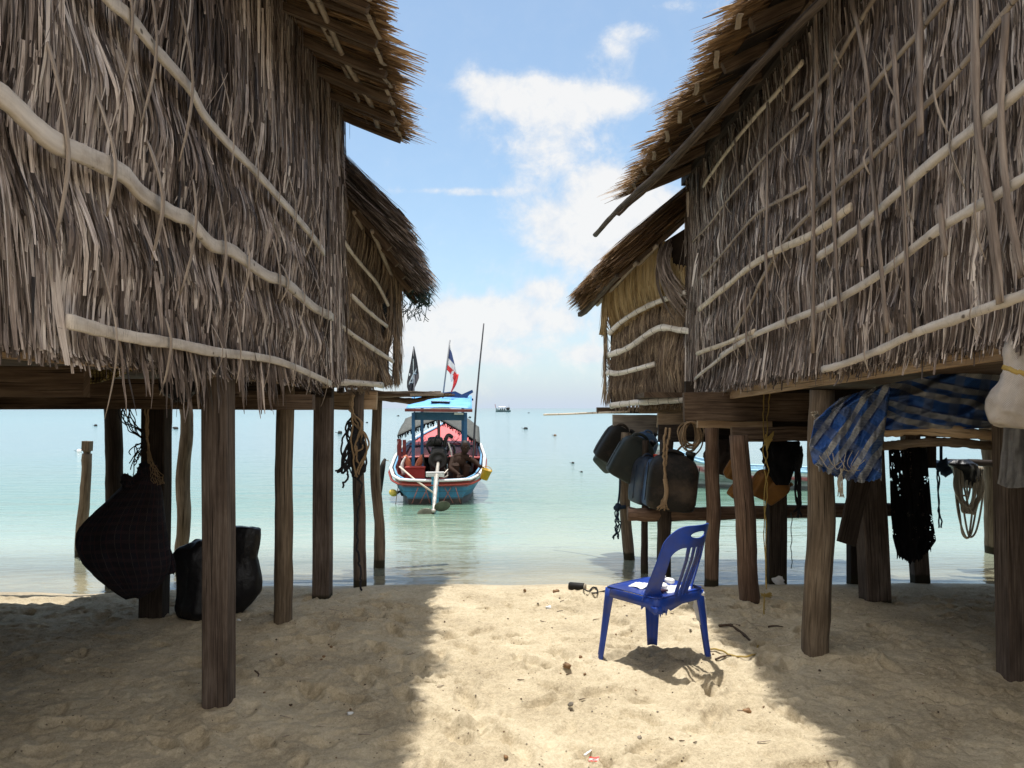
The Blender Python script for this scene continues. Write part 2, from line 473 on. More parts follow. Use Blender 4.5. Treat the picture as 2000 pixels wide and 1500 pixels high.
def make_sky():
    w = bpy.data.worlds.new('World'); SC.world = w; w.use_nodes = True
    a = N.__new__(N); a.m = w; a.t = w.node_tree; a.t.nodes.clear()
    a.out = a.n('ShaderNodeOutputWorld')
    sky = a.n('ShaderNodeTexSky'); sky.sky_type = 'NISHITA'; sky.sun_disc = False
    sky.sun_elevation = math.asin(SUN.z); sky.sun_rotation = math.atan2(SUN.x, SUN.y)
    sky.air_density = 1.0; sky.dust_density = 0.9; sky.ozone_density = 1.3
    tc = a.n('ShaderNodeTexCoord'); sp = a.n('ShaderNodeSeparateXYZ'); a.l(tc.outputs['Generated'], sp.inputs[0])
    x, y, z = sp.outputs
    # clouds in the sky over the sea, by direction (x/y, z/y)
    yy = a.math('MAXIMUM', y, 0.02)
    u = a.math('DIVIDE', x, yy); v = a.math('DIVIDE', z, yy)
    cb = a.n('ShaderNodeCombineXYZ'); a.l(u, cb.inputs[0]); a.l(v, cb.inputs[1])
    n1 = a.noise(cb.outputs[0], 11.0, 10, 0.66, 0.45)
    n2 = a.noise(cb.outputs[0], 26.0, 7, 0.65, 0.2)
    tot = None
    for px, py, ax, ay, k in CLOUDS:
        du = a.math('MULTIPLY', a.math('SUBTRACT', u, (px - HX) / F), F / ax)
        dv = a.math('MULTIPLY', a.math('SUBTRACT', v, (HY - py) / F), F / ay)
        r2 = a.math('ADD', a.math('MULTIPLY', du, du), a.math('MULTIPLY', dv, dv))
        g = a.math('MULTIPLY', a.math('POWER', 2.718, a.math('MULTIPLY', r2, -1.0)), k)
        tot = g if tot is None else a.math('ADD', tot, g)
    s = a.math('ADD', a.math('MULTIPLY', tot, 1.0), a.math('MULTIPLY', a.math('SUBTRACT', n1, 0.5), 1.25))
    s = a.math('ADD', s, a.math('MULTIPLY', a.math('SUBTRACT', n2, 0.5), 0.62))
    mr = a.n('ShaderNodeMapRange'); mr.interpolation_type = 'SMOOTHSTEP'
    mr.inputs[1].default_value = 0.17; mr.inputs[2].default_value = 0.78
    a.l(s, mr.inputs[0])
    front = a.math('GREATER_THAN', y, 0.0201)
    mf = a.math('MULTIPLY', mr.outputs[0], front)
    # bright warm clouds behind the view, added to fill the shade
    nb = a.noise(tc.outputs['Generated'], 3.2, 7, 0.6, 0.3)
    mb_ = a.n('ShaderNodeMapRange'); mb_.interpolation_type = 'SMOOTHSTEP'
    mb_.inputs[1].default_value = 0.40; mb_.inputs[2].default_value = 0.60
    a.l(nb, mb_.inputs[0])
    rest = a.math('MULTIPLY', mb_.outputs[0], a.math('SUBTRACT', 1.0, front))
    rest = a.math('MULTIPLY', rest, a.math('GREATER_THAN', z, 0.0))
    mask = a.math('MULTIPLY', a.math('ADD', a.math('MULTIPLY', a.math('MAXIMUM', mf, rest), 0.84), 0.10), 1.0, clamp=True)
    b1 = a.n('ShaderNodeBackground'); b1.inputs[1].default_value = SKY_K
    hsv = a.n('ShaderNodeHueSaturation'); hsv.inputs['Saturation'].default_value = SKY_SAT; hsv.inputs['Value'].default_value = 1.0
    a.l(sky.outputs[0], hsv.inputs['Color']); a.l(a.mix(1.0, hsv.outputs[0], (0.87, 0.965, 0.94), 'MULTIPLY'), b1.inputs[0])
    b2 = a.n('ShaderNodeBackground'); a.l(a.math('ADD', CLOUD_K, a.math('MULTIPLY', a.math('SUBTRACT', 1.0, front), FILL_CLOUD_K - CLOUD_K)), b2.inputs[1])
    shade = a.ramp(a.math('ADD', n2, a.math('MULTIPLY', s, 0.35)), [(0.42, (0.74, 0.82, 0.93)), (0.85, (1.0, 0.995, 0.985))])
    a.l(a.mix(front, (1.0, 0.92, 0.83), shade), b2.inputs[0])
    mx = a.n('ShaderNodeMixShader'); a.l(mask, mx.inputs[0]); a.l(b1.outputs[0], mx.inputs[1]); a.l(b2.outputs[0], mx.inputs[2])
    # bright sea haze low over the horizon
    b3 = a.n('ShaderNodeBackground'); b3.inputs[0].default_value = (0.66, 0.77, 0.94, 1); b3.inputs[1].default_value = HAZE_K
    hz = a.math('MULTIPLY', a.math('POWER', 2.718, a.math('MULTIPLY', a.math('ABSOLUTE', z), -11.0)), 0.90)
    m2 = a.n('ShaderNodeMixShader'); a.l(a.math('MULTIPLY', hz, a.math('SUBTRACT', 1.0, a.math('MULTIPLY', mf, 0.75))), m2.inputs[0]); a.l(mx.outputs[0], m2.inputs[1]); a.l(b3.outputs[0], m2.inputs[2])
    a.l(m2.outputs[0], a.out.inputs[0])


make_sky()


# ------------------------------------------------------------------ sand
WL = -0.10                          # sea level


def sand_base(x, y):
    x = np.asarray(x, float); y = np.asarray(y, float)
    edge = 6.62 + 0.10 * vn(x * 0.55, y * 0, 5) + 0.05 * vn(x * 1.9, y * 0, 6) + 0.07 * np.clip(x, 0, 3) * 0.4 - 0.05 * np.clip(-x - 1.5, 0, 3)
    t = np.clip((y - (edge - 1.7)) / 1.7, 0, 1)
    z = -0.10 * (t * t * (3 - 2 * t)) * 0.35 - 0.10 * 0.65 * t ** 3
    d = np.clip(y - edge, 0, None)
    z = z - 0.11 * np.minimum(d, 7) - 0.03 * np.clip(d - 7, 0, 90)
    dry = np.clip((edge - y) / 0.35, 0, 1)
    z = z + dry * (0.022 * fb(x * 1.6, y * 1.6, 21, 3) + 0.010 * fb(x * 6, y * 6, 31, 3))
    return z, dry


def make_sand():
    xs = np.concatenate([-np.geomspace(400, 5.6, 26)[:-1], np.arange(-5.4, 5.4, 0.0135), np.geomspace(5.6, 400, 26)])
    ys = np.concatenate([-np.geomspace(300, 1.0, 22), np.linspace(-0.8, 2.5, 45), np.arange(2.56, 7.0, 0.0115), np.linspace(7.02, 9, 50), np.geomspace(9.2, 60, 20)])
    X, Y = np.meshgrid(xs, ys)
    Z, dry = sand_base(X, Y)
    fine = (np.abs(X) < 5.3) & (Y > 2.5) & (Y < 7.2)
    Z = Z + np.where(fine, dry * (0.0080 * fb(X * 13, Y * 18, 41, 3) + 0.0045 * fb(X * 42, Y * 46, 51, 2)), 0)

    def pit(cx, cy, rx, ry, a, dep, rim):
        i0, i1 = np.searchsorted(ys, [cy - 3 * max(rx, ry), cy + 3 * max(rx, ry)])
        j0, j1 = np.searchsorted(xs, [cx - 3 * max(rx, ry), cx + 3 * max(rx, ry)])
        if i1 <= i0 or j1 <= j0: return
        sx = X[i0:i1, j0:j1] - cx; sy = Y[i0:i1, j0:j1] - cy
        p = (sx * math.cos(a) + sy * math.sin(a)) / rx; q = (-sx * math.sin(a) + sy * math.cos(a)) / ry
        r = np.sqrt(p * p + q * q) * (1 + 0.18 * vn(p * 2 + cx * 9, q * 2 + cy * 9, 3))
        Z[i0:i1, j0:j1] += (-dep * np.exp(-(r ** 4)) + rim * np.exp(-((r - 1.25) / 0.33) ** 2)) * np.clip((6.35 - cy) * 2, 0, 1)

    for k in range(420):                                   # footprints and scuffs
        rx = R.uniform(0.045, 0.13)
        pit(R.uniform(-5, 5), R.uniform(2.6, 6.4), rx, rx * R.uniform(0.35, 0.6), R.uniform(0, 3.14), R.uniform(0.014, 0.042), R.uniform(0.005, 0.017))
    for tx, ty, ta in ((-0.2, 3.0, 1.9), (0.35, 6.0, -1.2), (-1.0, 5.6, -0.9), (1.9, 5.0, -2.2), (-1.9, 4.4, -0.5)):    # trails of feet
        for q in range(7):
            sx = tx + math.cos(ta) * q * 0.42 + (0.09 if q % 2 else -0.09) * math.sin(ta); sy = ty + math.sin(ta) * q * 0.42 * (1 if ty < 4 else 1)
            if 2.7 < sy < 6.3: pit(sx, sy, 0.125, 0.048, ta + R.uniform(-.2, .2), 0.036, 0.016); pit(sx + math.cos(ta) * .08, sy + math.sin(ta) * .08, 0.05, 0.05, 0, 0.008, 0.003)
    for k in range(4200):                                  # small pits and clods
        r = R.uniform(0.012, 0.034)
        pit(R.uniform(-4.5, 4.5), R.uniform(2.6, 6.5), r, r * R.uniform(0.5, 1), R.uniform(0, 3.14), R.uniform(-0.009, 0.013), R.uniform(0, 0.005))
    for cx, cy, a in ((-0.95, 4.15, 0.2), (-0.62, 4.0, 0.1), (-1.15, 4.7, 0.3), (-0.4, 4.9, 0.1), (-0.75, 3.5, 0.5)):   # ribbed sole prints
        for q in range(7):
            pit(cx + math.cos(a) * q * 0.03, cy + math.sin(a) * q * 0.03, 0.008, 0.045, a, 0.007, 0.004)
    for px, py, h in ((430, 1385, .035), (550, 1222, .02), (1605, 1282, .02), (1470, 1167, .015), (1275, 1254, -.012), (1720, 1168, .01)):
        p = ong(px, py); pit(p.x, p.y, 0.2, 0.2, 0, -h, 0)
    mb = MB(); mb.grid(np.stack([X, Y, Z], -1))
    a = N('beach sand')
    v = a.coords('Object')
    g = a.noise(v, 2.2, 5, 0.6); f = a.noise(v, 260, 3, 0.7)
    c = a.ramp(a.math('ADD', a.math('MULTIPLY', g, 0.32), a.math('ADD', a.math('MULTIPLY', a.math('ADD', f, a.noise(v, 95, 3, 0.65)), 0.22), a.math('MULTIPLY', a.noise(v, 38, 4, 0.7), 0.24))), [(0.40, (0.35, 0.285, 0.19)), (0.5, (0.545, 0.455, 0.308)), (0.60, (0.70, 0.605, 0.43))])
    vo = a.n('ShaderNodeTexVoronoi'); a.l(v, vo.inputs['Vector']); vo.inputs['Scale'].default_value = 27
    sp = a.ramp(vo.outputs['Distance'], [(0.10, (1, 1, 1)), (0.17, (0, 0, 0))])
    pick = a.math('GREATER_THAN', a.noise(v, 9, 4, 0.7), 0.53)
    c = a.mix(a.math('MULTIPLY', a.math('MULTIPLY', sp, pick), 0.75), c, (0.07, 0.045, 0.03))  # dark specks in the colour, standing in for shade in tiny pits
    vo2 = a.n('ShaderNodeTexVoronoi'); a.l(v, vo2.inputs['Vector']); vo2.inputs['Scale'].default_value = 61
    sp2 = a.ramp(vo2.outputs['Distance'], [(0.05, (1, 1, 1)), (0.09, (0, 0, 0))])
    c = a.mix(a.math('MULTIPLY', a.math('MULTIPLY', sp2, a.math('GREATER_THAN', a.noise(v, 11, 3, 0.6), 0.56)), 0.7), c, (0.72, 0.66, 0.56))
    gp = a.n('ShaderNodeNewGeometry'); sz = a.n('ShaderNodeSeparateXYZ'); a.l(gp.outputs['Position'], sz.inputs[0])
    wet = a.ramp(a.math('ADD', a.math('ADD', sz.outputs[2], a.math('MULTIPLY', g, 0.02)), 0.5), [(0.375, (0, 0, 0)), (0.395, (1, 1, 1)), (0.41, (1, 1, 1)), (0.432, (0, 0, 0))])
    c = a.mix(a.math('MULTIPLY', wet, 0.4), c, (0.30, 0.24, 0.16))
    h = a.math('ADD', a.math('MULTIPLY', f, 0.4), a.noise(v, 55, 5, 0.72))
    rg = a.math('SUBTRACT', 0.95, a.math('MULTIPLY', wet, 0.5))
    a.principled(c, rg, a.bump(h, 0.9, 0.012), 0.2)
    o = mb.build('sand', a.m, None, True)
    tag(o, None, None, None, 'structure')
    return Z, xs, ys


SZ, SXS, SYS = make_sand()


def gz(x, y):
    j = int(np.clip(np.searchsorted(SXS, x), 0, len(SXS) - 1)); i = int(np.clip(np.searchsorted(SYS, y), 0, len(SYS) - 1))
    return float(SZ[i, j])


def gp(px, py):
    """point of the sand seen at this photo pixel"""
    z = 0.0
    for _ in range(4):
        p = ong(px, py, z); z = gz(p.x, p.y)
    return ong(px, py, z)


# ------------------------------------------------------------------ sea
def make_water():
    mb = MB()
    xs = np.concatenate([-np.geomspace(9000, 8, 14), np.linspace(-7, 7, 15), np.geomspace(8, 9000, 14)])
    ys = np.concatenate([np.linspace(5.9, 9, 8), np.geomspace(9.5, 12000, 26)])
    X, Y = np.meshgrid(xs, ys)
    mb.grid(np.stack([X, Y, np.full_like(X, WL)], -1))
    a = N('sea water')
    gp_ = a.n('ShaderNodeNewGeometry'); sp = a.n('ShaderNodeSeparateXYZ'); a.l(gp_.outputs['Position'], sp.inputs[0])
    y = sp.outputs[1]
    mp = a.n('ShaderNodeMapping'); mp.inputs['Scale'].default_value = (0.9, 3.0, 1.0); a.l(gp_.outputs['Position'], mp.inputs[0])
    w1 = a.noise(mp.outputs[0], 3.0, 3, 0.55, 0.4)
    w2 = a.noise(mp.outputs[0], 0.62, 4, 0.5, 0.3)
    mp3 = a.n('ShaderNodeMapping'); mp3.inputs['Scale'].default_value = (0.05, 0.16, 1.0); a.l(gp_.outputs['Position'], mp3.inputs[0])
    w3 = a.noise(mp3.outputs[0], 1.0, 5, 0.6)
    big = a.noise(mp3.outputs[0], 0.35, 4, 0.6, 0.6)
    ly = a.math('LOGARITHM', a.math('ADD', y, a.math('MULTIPLY', a.math('SUBTRACT', big, 0.5), 6.0)), 10.0)
    # colour of the water body by depth: sand shoal, green shallows, turquoise, deep blue line at the horizon
    body = a.ramp(a.math('DIVIDE', ly, 4.0), WATER_STOPS)
    h = a.math('ADD', a.math('MULTIPLY', w1, 0.25), a.math('ADD', a.math('MULTIPLY', w2, 0.8), a.math('MULTIPLY', w3, 1.6)))
    nr = a.bump(h, WAVE_S, 0.10)
    p = a.n('ShaderNodeBsdfPrincipled'); a.l(body, p.inputs['Base Color'])
    p.inputs['Roughness'].default_value = 0.10; a.l(nr, p.inputs['Normal'])
    far = a.n('ShaderNodeMapRange'); far.inputs[1].default_value = 1.35; far.inputs[2].default_value = 2.2; far.inputs[3].default_value = 1.7; far.inputs[4].default_value = 1.18
    a.l(ly, far.inputs[0]); a.l(far.outputs[0], p.inputs['IOR'])        # the ruffled open sea mirrors less of the sky
    # in the shallows the sand shows through
    tr = a.n('ShaderNodeBsdfTransparent'); tr.inputs[0].default_value = (0.94, 0.98, 0.96, 1)
    gl = a.n('ShaderNodeBsdfGlossy'); gl.inputs['Roughness'].default_value = 0.08; a.l(nr, gl.inputs['Normal'])
    fr = a.n('ShaderNodeFresnel'); fr.inputs[0].default_value = 1.75; a.l(nr, fr.inputs['Normal'])
    clear = a.n('ShaderNodeMixShader'); a.l(fr.outputs[0], clear.inputs[0]); a.l(tr.outputs[0], clear.inputs[1]); a.l(gl.outputs[0], clear.inputs[2])
    k = a.n('ShaderNodeMapRange'); k.interpolation_type = 'SMOOTHSTEP'
    k.inputs[1].default_value = 6.5; k.inputs[2].default_value = 9.0; k.inputs[3].default_value = 0.28; k.inputs[4].default_value = 1.0
    a.l(y, k.inputs[0])
    mx = a.n('ShaderNodeMixShader'); a.l(k.outputs[0], mx.inputs[0]); a.l(clear.outputs[0], mx.inputs[1]); a.l(p.outputs[0], mx.inputs[2])
    a.l(mx.outputs[0], a.out.inputs[0])
    tag(mb.build('water', a.m, None, True), None, None, None, 'structure')


make_water()


# ------------------------------------------------------------------ thatch
def strips(mb, S, D, W, Nn, L, wid, off, bend, roll, rnd, rnd2, segs=6, tip=0.35, tw=None):
    """N leaf strips: start S, direction D, width axis W, outward Nn, all (N,3); off (N,segs+1) outward offsets"""
    n = len(S)
    t = np.linspace(0, 1, segs + 1)
    Pc = (S[:, None] + D[:, None] * (L[:, None] * t)[..., None] + Nn[:, None] * off[..., None]
          + W[:, None] * (bend[:, None] * (t ** 2) * L[:, None])[..., None])
    r = roll[:, None] + (0 if tw is None else tw[:, None] * t)
    Wd = W[:, None] * np.cos(r)[..., None] + Nn[:, None] * np.sin(r)[..., None]
    pr = np.interp(t, [0, 0.1, 0.7, 1], [0.8, 1, 0.9, tip])
    hw = wid[:, None] * pr / 2
    P = np.stack([Pc - Wd * hw[..., None], Pc + Wd * hw[..., None]], 2)          # n, segs+1, 2, 3
    idx = np.arange(n * (segs + 1) * 2).reshape(n, segs + 1, 2)
    q = np.stack([idx[:, :-1, 0], idx[:, :-1, 1], idx[:, 1:, 1], idx[:, 1:, 0]], -1).reshape(-1, 4)
    u0 = NR.random(n) * 50; v0 = NR.random(n) * 50
    U = np.stack([u0[:, None] + np.stack([-hw, hw], -1).transpose(2, 0, 1)[0], u0[:, None] + hw], 2)
    Vv = v0[:, None] + L[:, None] * t
    uv = np.stack([U, np.repeat(Vv[..., None], 2, 2)], -1)
    c = np.stack([np.broadcast_to(rnd[:, None, None], U.shape), np.broadcast_to(t[None, :, None], U.shape), np.broadcast_to(rnd2[:, None, None], U.shape)], -1)
    mb.add(P.reshape(-1, 3), q, uv.reshape(-1, 2), c.reshape(-1, 3))


def rows(v, n): return np.broadcast_to(np.array(tuple(v), float), (n, 3))


class Wall:
    """vertical thatched wall from point a to point b (plan), normal to the lane"""

    def __init__(s, a, b, nrm_sign, z0, z1, poles):
        s.a = np.array(a, float); s.b = np.array(b, float)
        s.len = np.linalg.norm(s.b - s.a); s.d = (s.b - s.a) / s.len
        s.n = np.array([s.d[1], -s.d[0]]) * nrm_sign
        s.z0, s.z1 = z0, z1
        s.poles = poles                       # list of (h[], z[]) polylines

    def pt(s, h, z, o=0.0):
        p = s.a + s.d * h + s.n * o
        return Vector((p[0], p[1], z))

    def pix(s, px, py, o=0.0):
        """h, z of the wall point seen at a photo pixel"""
        k = (px - HX) / F                     # x = k y
        a = s.a + s.n * o
        h = (k * a[1] - a[0]) / (s.d[0] - k * s.d[1])
        y = a[1] + s.d[1] * h
        return h, CH + (HY - py) * y / F

    def dpole(s, h, z):
        d = np.full(np.shape(z), 9.0)
        for ph, pz in s.poles:
            zz = np.interp(h, ph, pz)
            ok = (h > min(ph) - 0.02) & (h < max(ph) + 0.02)
            d = np.where(ok & (np.abs(z - zz) < np.abs(d)), z - zz, d)
        return d

    def thatch(s, mb, n, wid=(0.006, 0.02), ln=(0.35, 0.9), bulge=0.05, lay=0.05, jit=0.09, ragged=0.07, seed=0, segs=7, tuck=0.4, z0=None, z1=None, dark=0.0, hr=None, clump=0.5):
        f0 = z0 or s.z0; f1 = z1 or s.z1
        h = NR.uniform(*(hr or (0, s.len)), n)
        b0 = np.interp(h, *f0); b1 = np.interp(h, *f1)
        zt = b0 + 0.06 + (b1 - b0) * NR.random(n) ** 0.9
        if s.poles and tuck:
            k = int(n * tuck)
            pi = NR.integers(0, len(s.poles), k)
            for q in range(len(s.poles)):
                m = np.where(pi == q)[0]
                ph, pz = s.poles[q]
                h[m] = NR.uniform(min(ph), max(ph), len(m))
                zt[m] = np.interp(h[m], ph, pz) + NR.uniform(-0.02, 0.16, len(m))
            b0 = np.interp(h, *f0); b1 = np.interp(h, *f1)
        zt = np.clip(zt, None, b1 + 0.05)
        L = NR.uniform(*ln, n)
        zend = b0 - np.abs(NR.normal(0, 1, n)) * ragged * 0.7 + 0.02
        L = np.minimum(L, zt - zend); L = np.maximum(L, 0.08)
        cl = fb(h * 2.2, zt * 1.1, seed, 3)
        # leaves hang in bundles, with dark gaps between them
        layr = NR.random(n)
        co = np.floor(zt / 0.30 + 0.8 * vn(h * 0.8, zt * 0, seed + 31)).astype(np.int64); cs = 0.036 + 0.022 * _h(co, co * 3, seed + 5)
        ci = np.floor(h / cs + 0.5 * vn(h * 6, zt * 0.0 + co * 7.3, seed + 32)).astype(np.int64)
        hk = _h(ci, co, seed + 33) - 0.5; hk2 = _h(ci, co, seed + 34) - 0.5
        h = h * (1 - clump) + ((ci + 0.5 + hk * 0.5) * cs) * clump; h = np.clip(h, 0, s.len + 0.05 * NR.random(n))
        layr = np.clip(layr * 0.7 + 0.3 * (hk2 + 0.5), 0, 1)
        ang = NR.normal(0, jit * 0.7, n) + 0.05 * cl + 0.16 * hk
        Dh = np.sin(ang); Dz = -np.cos(ang)
        d3 = np.array([s.d[0], s.d[1], 0]); n3 = np.array([s.n[0], s.n[1], 0])
        D = d3 * Dh[:, None] + np.array([0, 0, 1]) * Dz[:, None]
        W = d3 * np.cos(ang)[:, None] + np.array([0, 0, 1]) * np.sin(ang)[:, None]
        t = np.linspace(0, 1, segs + 1)
        zz = zt[:, None] + (Dz * L)[:, None] * t; hh = h[:, None] + (Dh * L)[:, None] * t
        dp = s.dpole(hh, zz)
        bl = np.where(dp > 0, 1 - np.exp(-(dp / 0.19) ** 2), 1 - np.exp(-(dp / 0.19) ** 2))
        curl = np.abs(NR.normal(0, 0.012, n))
        off = 0.008 + layr[:, None] * (0.016 + 0.6 * lay * bl) + bulge * bl * (0.7 + 0.3 * fb(hh * 1.6, zz * 0.9, seed + 7, 2)) + curl[:, None] * t ** 3
        S = np.stack([s.a[0] + s.d[0] * h, s.a[1] + s.d[1] * h, zt], 1)
        wd = NR.uniform(wid[0], wid[1], n) * np.where(NR.random(n) < 0.08, 1.7, 1)
        # deeper strips are coloured darker; colour patches along the wall
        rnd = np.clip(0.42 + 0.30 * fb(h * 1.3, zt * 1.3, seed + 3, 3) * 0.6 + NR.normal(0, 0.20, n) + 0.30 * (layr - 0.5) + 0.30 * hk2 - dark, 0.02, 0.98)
        rnd2 = np.clip(NR.random(n) - 0.4 + 0.5 * vn(h * 0.9, zt * 0.9, seed + 9), 0, 1)
        strips(mb, S, D, W, rows(n3, n), L, wd, off, NR.normal(0, 0.02, n), NR.normal(0, 0.45, n), rnd, rnd2, segs, 0.45, NR.normal(0, 0.45, n))

    def backing(s, mb, o=-0.03, th=0.05):
        hs = np.linspace(0, s.len, 24)
        for q in (o, o - th):
            lo = [s.pt(h, np.interp(h, *s.z0) + 0.01, q) for h in hs]; hi = [s.pt(h, np.interp(h, *s.z1), q) for h in hs]
            mb.grid([[tuple(p) for p in lo], [tuple(p) for p in hi]])

    def pole(s, pts, r, o=0.085, n=8, wob=0.12, flat=0.8, knots=True, ring=None):
        """pts: photo pixels; returns an MB with a pole lying against the wall"""
        P = spl([(*s.pix(px, py, o), 0) for px, py in pts], n)[:, :2]
        oo = o + 0.012 * fb(P[:, 0] * 1.5 + r * 99, P[:, 0] * 0, 4, 2)
        W3 = [s.pt(h, z, q) for (h, z), q in zip(P, oo)]
        m = len(W3)
        rr = r * (1 + 0.10 * fb(np.arange(m) * 0.45 + r * 77, np.arange(m) * 0, 8, 3))
        if knots:
            kk = NR.integers(0, m, max(2, m // 7)); rr[kk] *= 1.13
        return MB().tube(W3, rr, 10, True, wob if ring is None else 0.0, flat, up=(s.n[0], s.n[1], 0), ring=ring)

    def hz(s, pts, o=0.085):
        q = sorted(s.pix(px, py, o) for px, py in pts)
        return [a for a, b in q], [b for a, b in q]


def lashing(wall, h, z, up, dn, w, o=0.115, lean=0.0):
    """a split strip that ties a pole: an arched flat band"""
    mb = MB()
    zs = np.linspace(z + up, z - dn, 12); t = np.linspace(-up, dn, 12)
    oo = o - 0.055 * np.clip(np.abs(t) / max(up, dn), 0, 1) ** 1.6
    hh = h + lean * np.linspace(0, 1, 12) + 0.006 * fb(np.linspace(0, 3, 12) + h * 9, np.zeros(12), 2, 2)
    P = [wall.pt(a, b, c) for a, b, c in zip(hh, zs, oo)]
    return mb.tube(P, np.interp(np.linspace(0, 1, 12), [0, .1, .8, 1], [.55, 1, .9, .4]) * w / 2, 6, True, 0.1, 0.25, up=(wall.n[0], wall.n[1], 0))


def roof_sheet(mb, A, B, Cc, Dd, n, thick=0.12, over=0.16, wid=(0.006, 0.018), ln=(0.4, 0.8), seed=0, tlo=-0.02, thi=0.98, jit=0.06, layer=None, side=0.05):
    """thatch between upper edge A..B and eave Dd..Cc (A above Dd, B above Cc)"""
    A, B, Cc, Dd = (np.array(tuple(q), float) for q in (A, B, Cc, Dd))
    s = NR.uniform(-0.01, 1.01, n); t = NR.uniform(tlo, thi, n)
    up = A + (B - A) * s[:, None]; dn = Dd + (Cc - Dd) * s[:, None]
    sl = dn - up; sll = np.linalg.norm(sl, axis=1)
    D = sl / sll[:, None]
    H = (B - A) / np.linalg.norm(B - A)
    Nn = np.cross(H, D); Nn *= np.sign(Nn[:, 2])[:, None]; Nn /= np.linalg.norm(Nn, axis=1)[:, None]
    ang = NR.normal(0, jit, n) + 0.10 * fb(s * 6, t * 3, seed, 2)
    Hn = np.cross(D, Nn) * np.sign((np.cross(D, Nn) @ H))[:, None]
    D2 = D * np.cos(ang)[:, None] + Hn * np.sin(ang)[:, None]
    W = Hn * np.cos(ang)[:, None] - D * np.sin(ang)[:, None]
    L = NR.uniform(*ln, n)
    rem = sll * (1 - t) + over * NR.uniform(0.1, 1.0, n) ** 1.3 * (0.75 + 0.75 * fb(s * 22, s * 0, seed + 5, 3))
    L = np.maximum(np.minimum(L, rem), 0.1)
    ly = NR.random(n) if layer is None else np.clip(NR.normal(layer, 0.1, n), 0, 1)
    segs = 5
    tt = np.linspace(0, 1, segs + 1)
    off = ly[:, None] * thick + 0.03 * tt * (NR.random(n) - 0.3)[:, None] + 0.012 * fb(s * 20, t * 8, seed + 2, 2)[:, None]
    S = up + sl * t[:, None]
    rnd = np.clip(0.45 + 0.2 * fb(s * 8, t * 4, seed + 1, 2) + NR.normal(0, 0.16, n), 0.02, 0.98)
    strips(mb, S, D2, W, Nn, L, NR.uniform(*wid, n), off, NR.normal(0, 0.07, n), NR.normal(0, 0.5, n), rnd, NR.random(n) * 0.5, segs, 0.3)


def sheet_between(mb, A, B, Cc, Dd, up=0.05, n=6):
    A, B, Cc, Dd = (np.array(tuple(q), float) for q in (A, B, Cc, Dd))
    for k in (0, up):
        t = np.linspace(0, 1, n)
        P = [[(A + (B - A) * b) * (1 - a) + (Dd + (Cc - Dd) * b) * a + np.array([0, 0, k]) for b in t] for a in t]
        mb.grid(P)
# ================================================================== huts
def lerp(a, b, t): return a + (b - a) * t


def plane_z(A, D, x): return A[2] + (D[2] - A[2]) * (x - A[0]) / (D[0] - A[0])


def post(hut, pxl, pxr, Y, py_top, mat, rect=None, zbot=-0.45, lean=0.0, name='post', wob=0.14, taper=0.90, bend=0.026, label=None):
    """post whose foot is seen between pixels pxl..pxr at distance Y"""
    cx = (pxl + pxr) / 2; w = (pxr - pxl) * Y / F
    zt = CH + (HY - py_top) * Y / F
    x = (cx - HX) * Y / F
    mb = MB()
    if rect:
        d = rect
        mb.beam((x, Y + d / 2, zbot), (x + lean, Y + d / 2, zt), w, d, (0, 1, 0), 0.10, 14, 0.0035)
        return mb.build(name, mat, hut, False, label)
    zs = np.linspace(zbot, zt, 22); sd = R.random() * 60
    P = np.stack([x + lean * (zs - zs[0]) / (zt - zbot) + bend * fb(zs * 1.1 + sd, zs * 0, 3, 2), Y + bend * fb(zs * 1.1, zs * 0 + sd, 4, 2), zs], 1)
    r = w / 2 * np.linspace(1.0, taper, 22) * (1 + 0.035 * fb(zs * 3 + sd, zs * 0, 5, 2))
    mb.tube(P, r, 18, True, wob * 0.6)
    return mb.build(name, mat, hut, True, label)


def rails(hut, y0, y1, A, B, C, D, ys, w, h, mat, name='rafter', x0=None, sub=0.1, ext=0.0):
    out = []
    for y in ys:
        t = (y - y0) / (y1 - y0)
        up = [lerp(A[i], B[i], t) for i in range(3)]; dn = [lerp(D[i], C[i], t) for i in range(3)]
        a = x0 if x0 is not None else up[0]
        e = dn[0] + ext * (1 if dn[0] > up[0] else -1) * R.uniform(0.4, 1.1)
        za = plane_z(up, dn, a) - sub; ze = plane_z(up, dn, e) - sub
        mb = MB().beam((a, y, za), (e, y + R.uniform(-.015, .015), ze), w * R.uniform(.8, 1.2), h * R.uniform(.75, 1.15), (0, 0, 1), 0.15, 8, 0.006)
        out.append(mb)
    return out


# ------------------------------------------------------------------ left hut
LH = thing('stilt_hut', 'thatched hut on stilts on the left, with wavy flat pale branches across its wall', 'hut', (-3.2, 3.6, 0))
L1 = [(-60, 150), (0, 190), (86, 271), (163, 305), (241, 340), (279, 378), (344, 417), (374, 430), (413, 477), (451, 490), (516, 537), (555, 552), (610, 598), (648, 620)]
L2 = [(150, -70), (206, 0), (241, 30), (297, 95), (327, 125), (374, 176), (408, 232), (486, 322), (555, 400), (610, 464), (632, 494)]
L3 = [(128, 627), (205, 648), (270, 662), (340, 672), (420, 687), (500, 697), (560, 712), (645, 749)]
wl = Wall((-1.42, 0.9), (-1.42, 6.06), 1, ([0, 1.3, 5.16], [1.655, 1.655, 1.69]), ([0, 5.16], [4.12, 4.02]), [])
wl.poles = [wl.hz(L1), wl.hz(L2), wl.hz(L3)]
mb = MB(); wl.thatch(mb, 15000, (0.009, 0.023), (0.45, 1.15), 0.014, 0.05, 0.07, 0.03, seed=2, hr=(0.75, 5.16), segs=8)
wl.thatch(mb, 9000, (0.003, 0.008), (0.2, 0.6), 0.014, 0.07, 0.10, 0.03, seed=2, hr=(0.75, 5.16), segs=9)
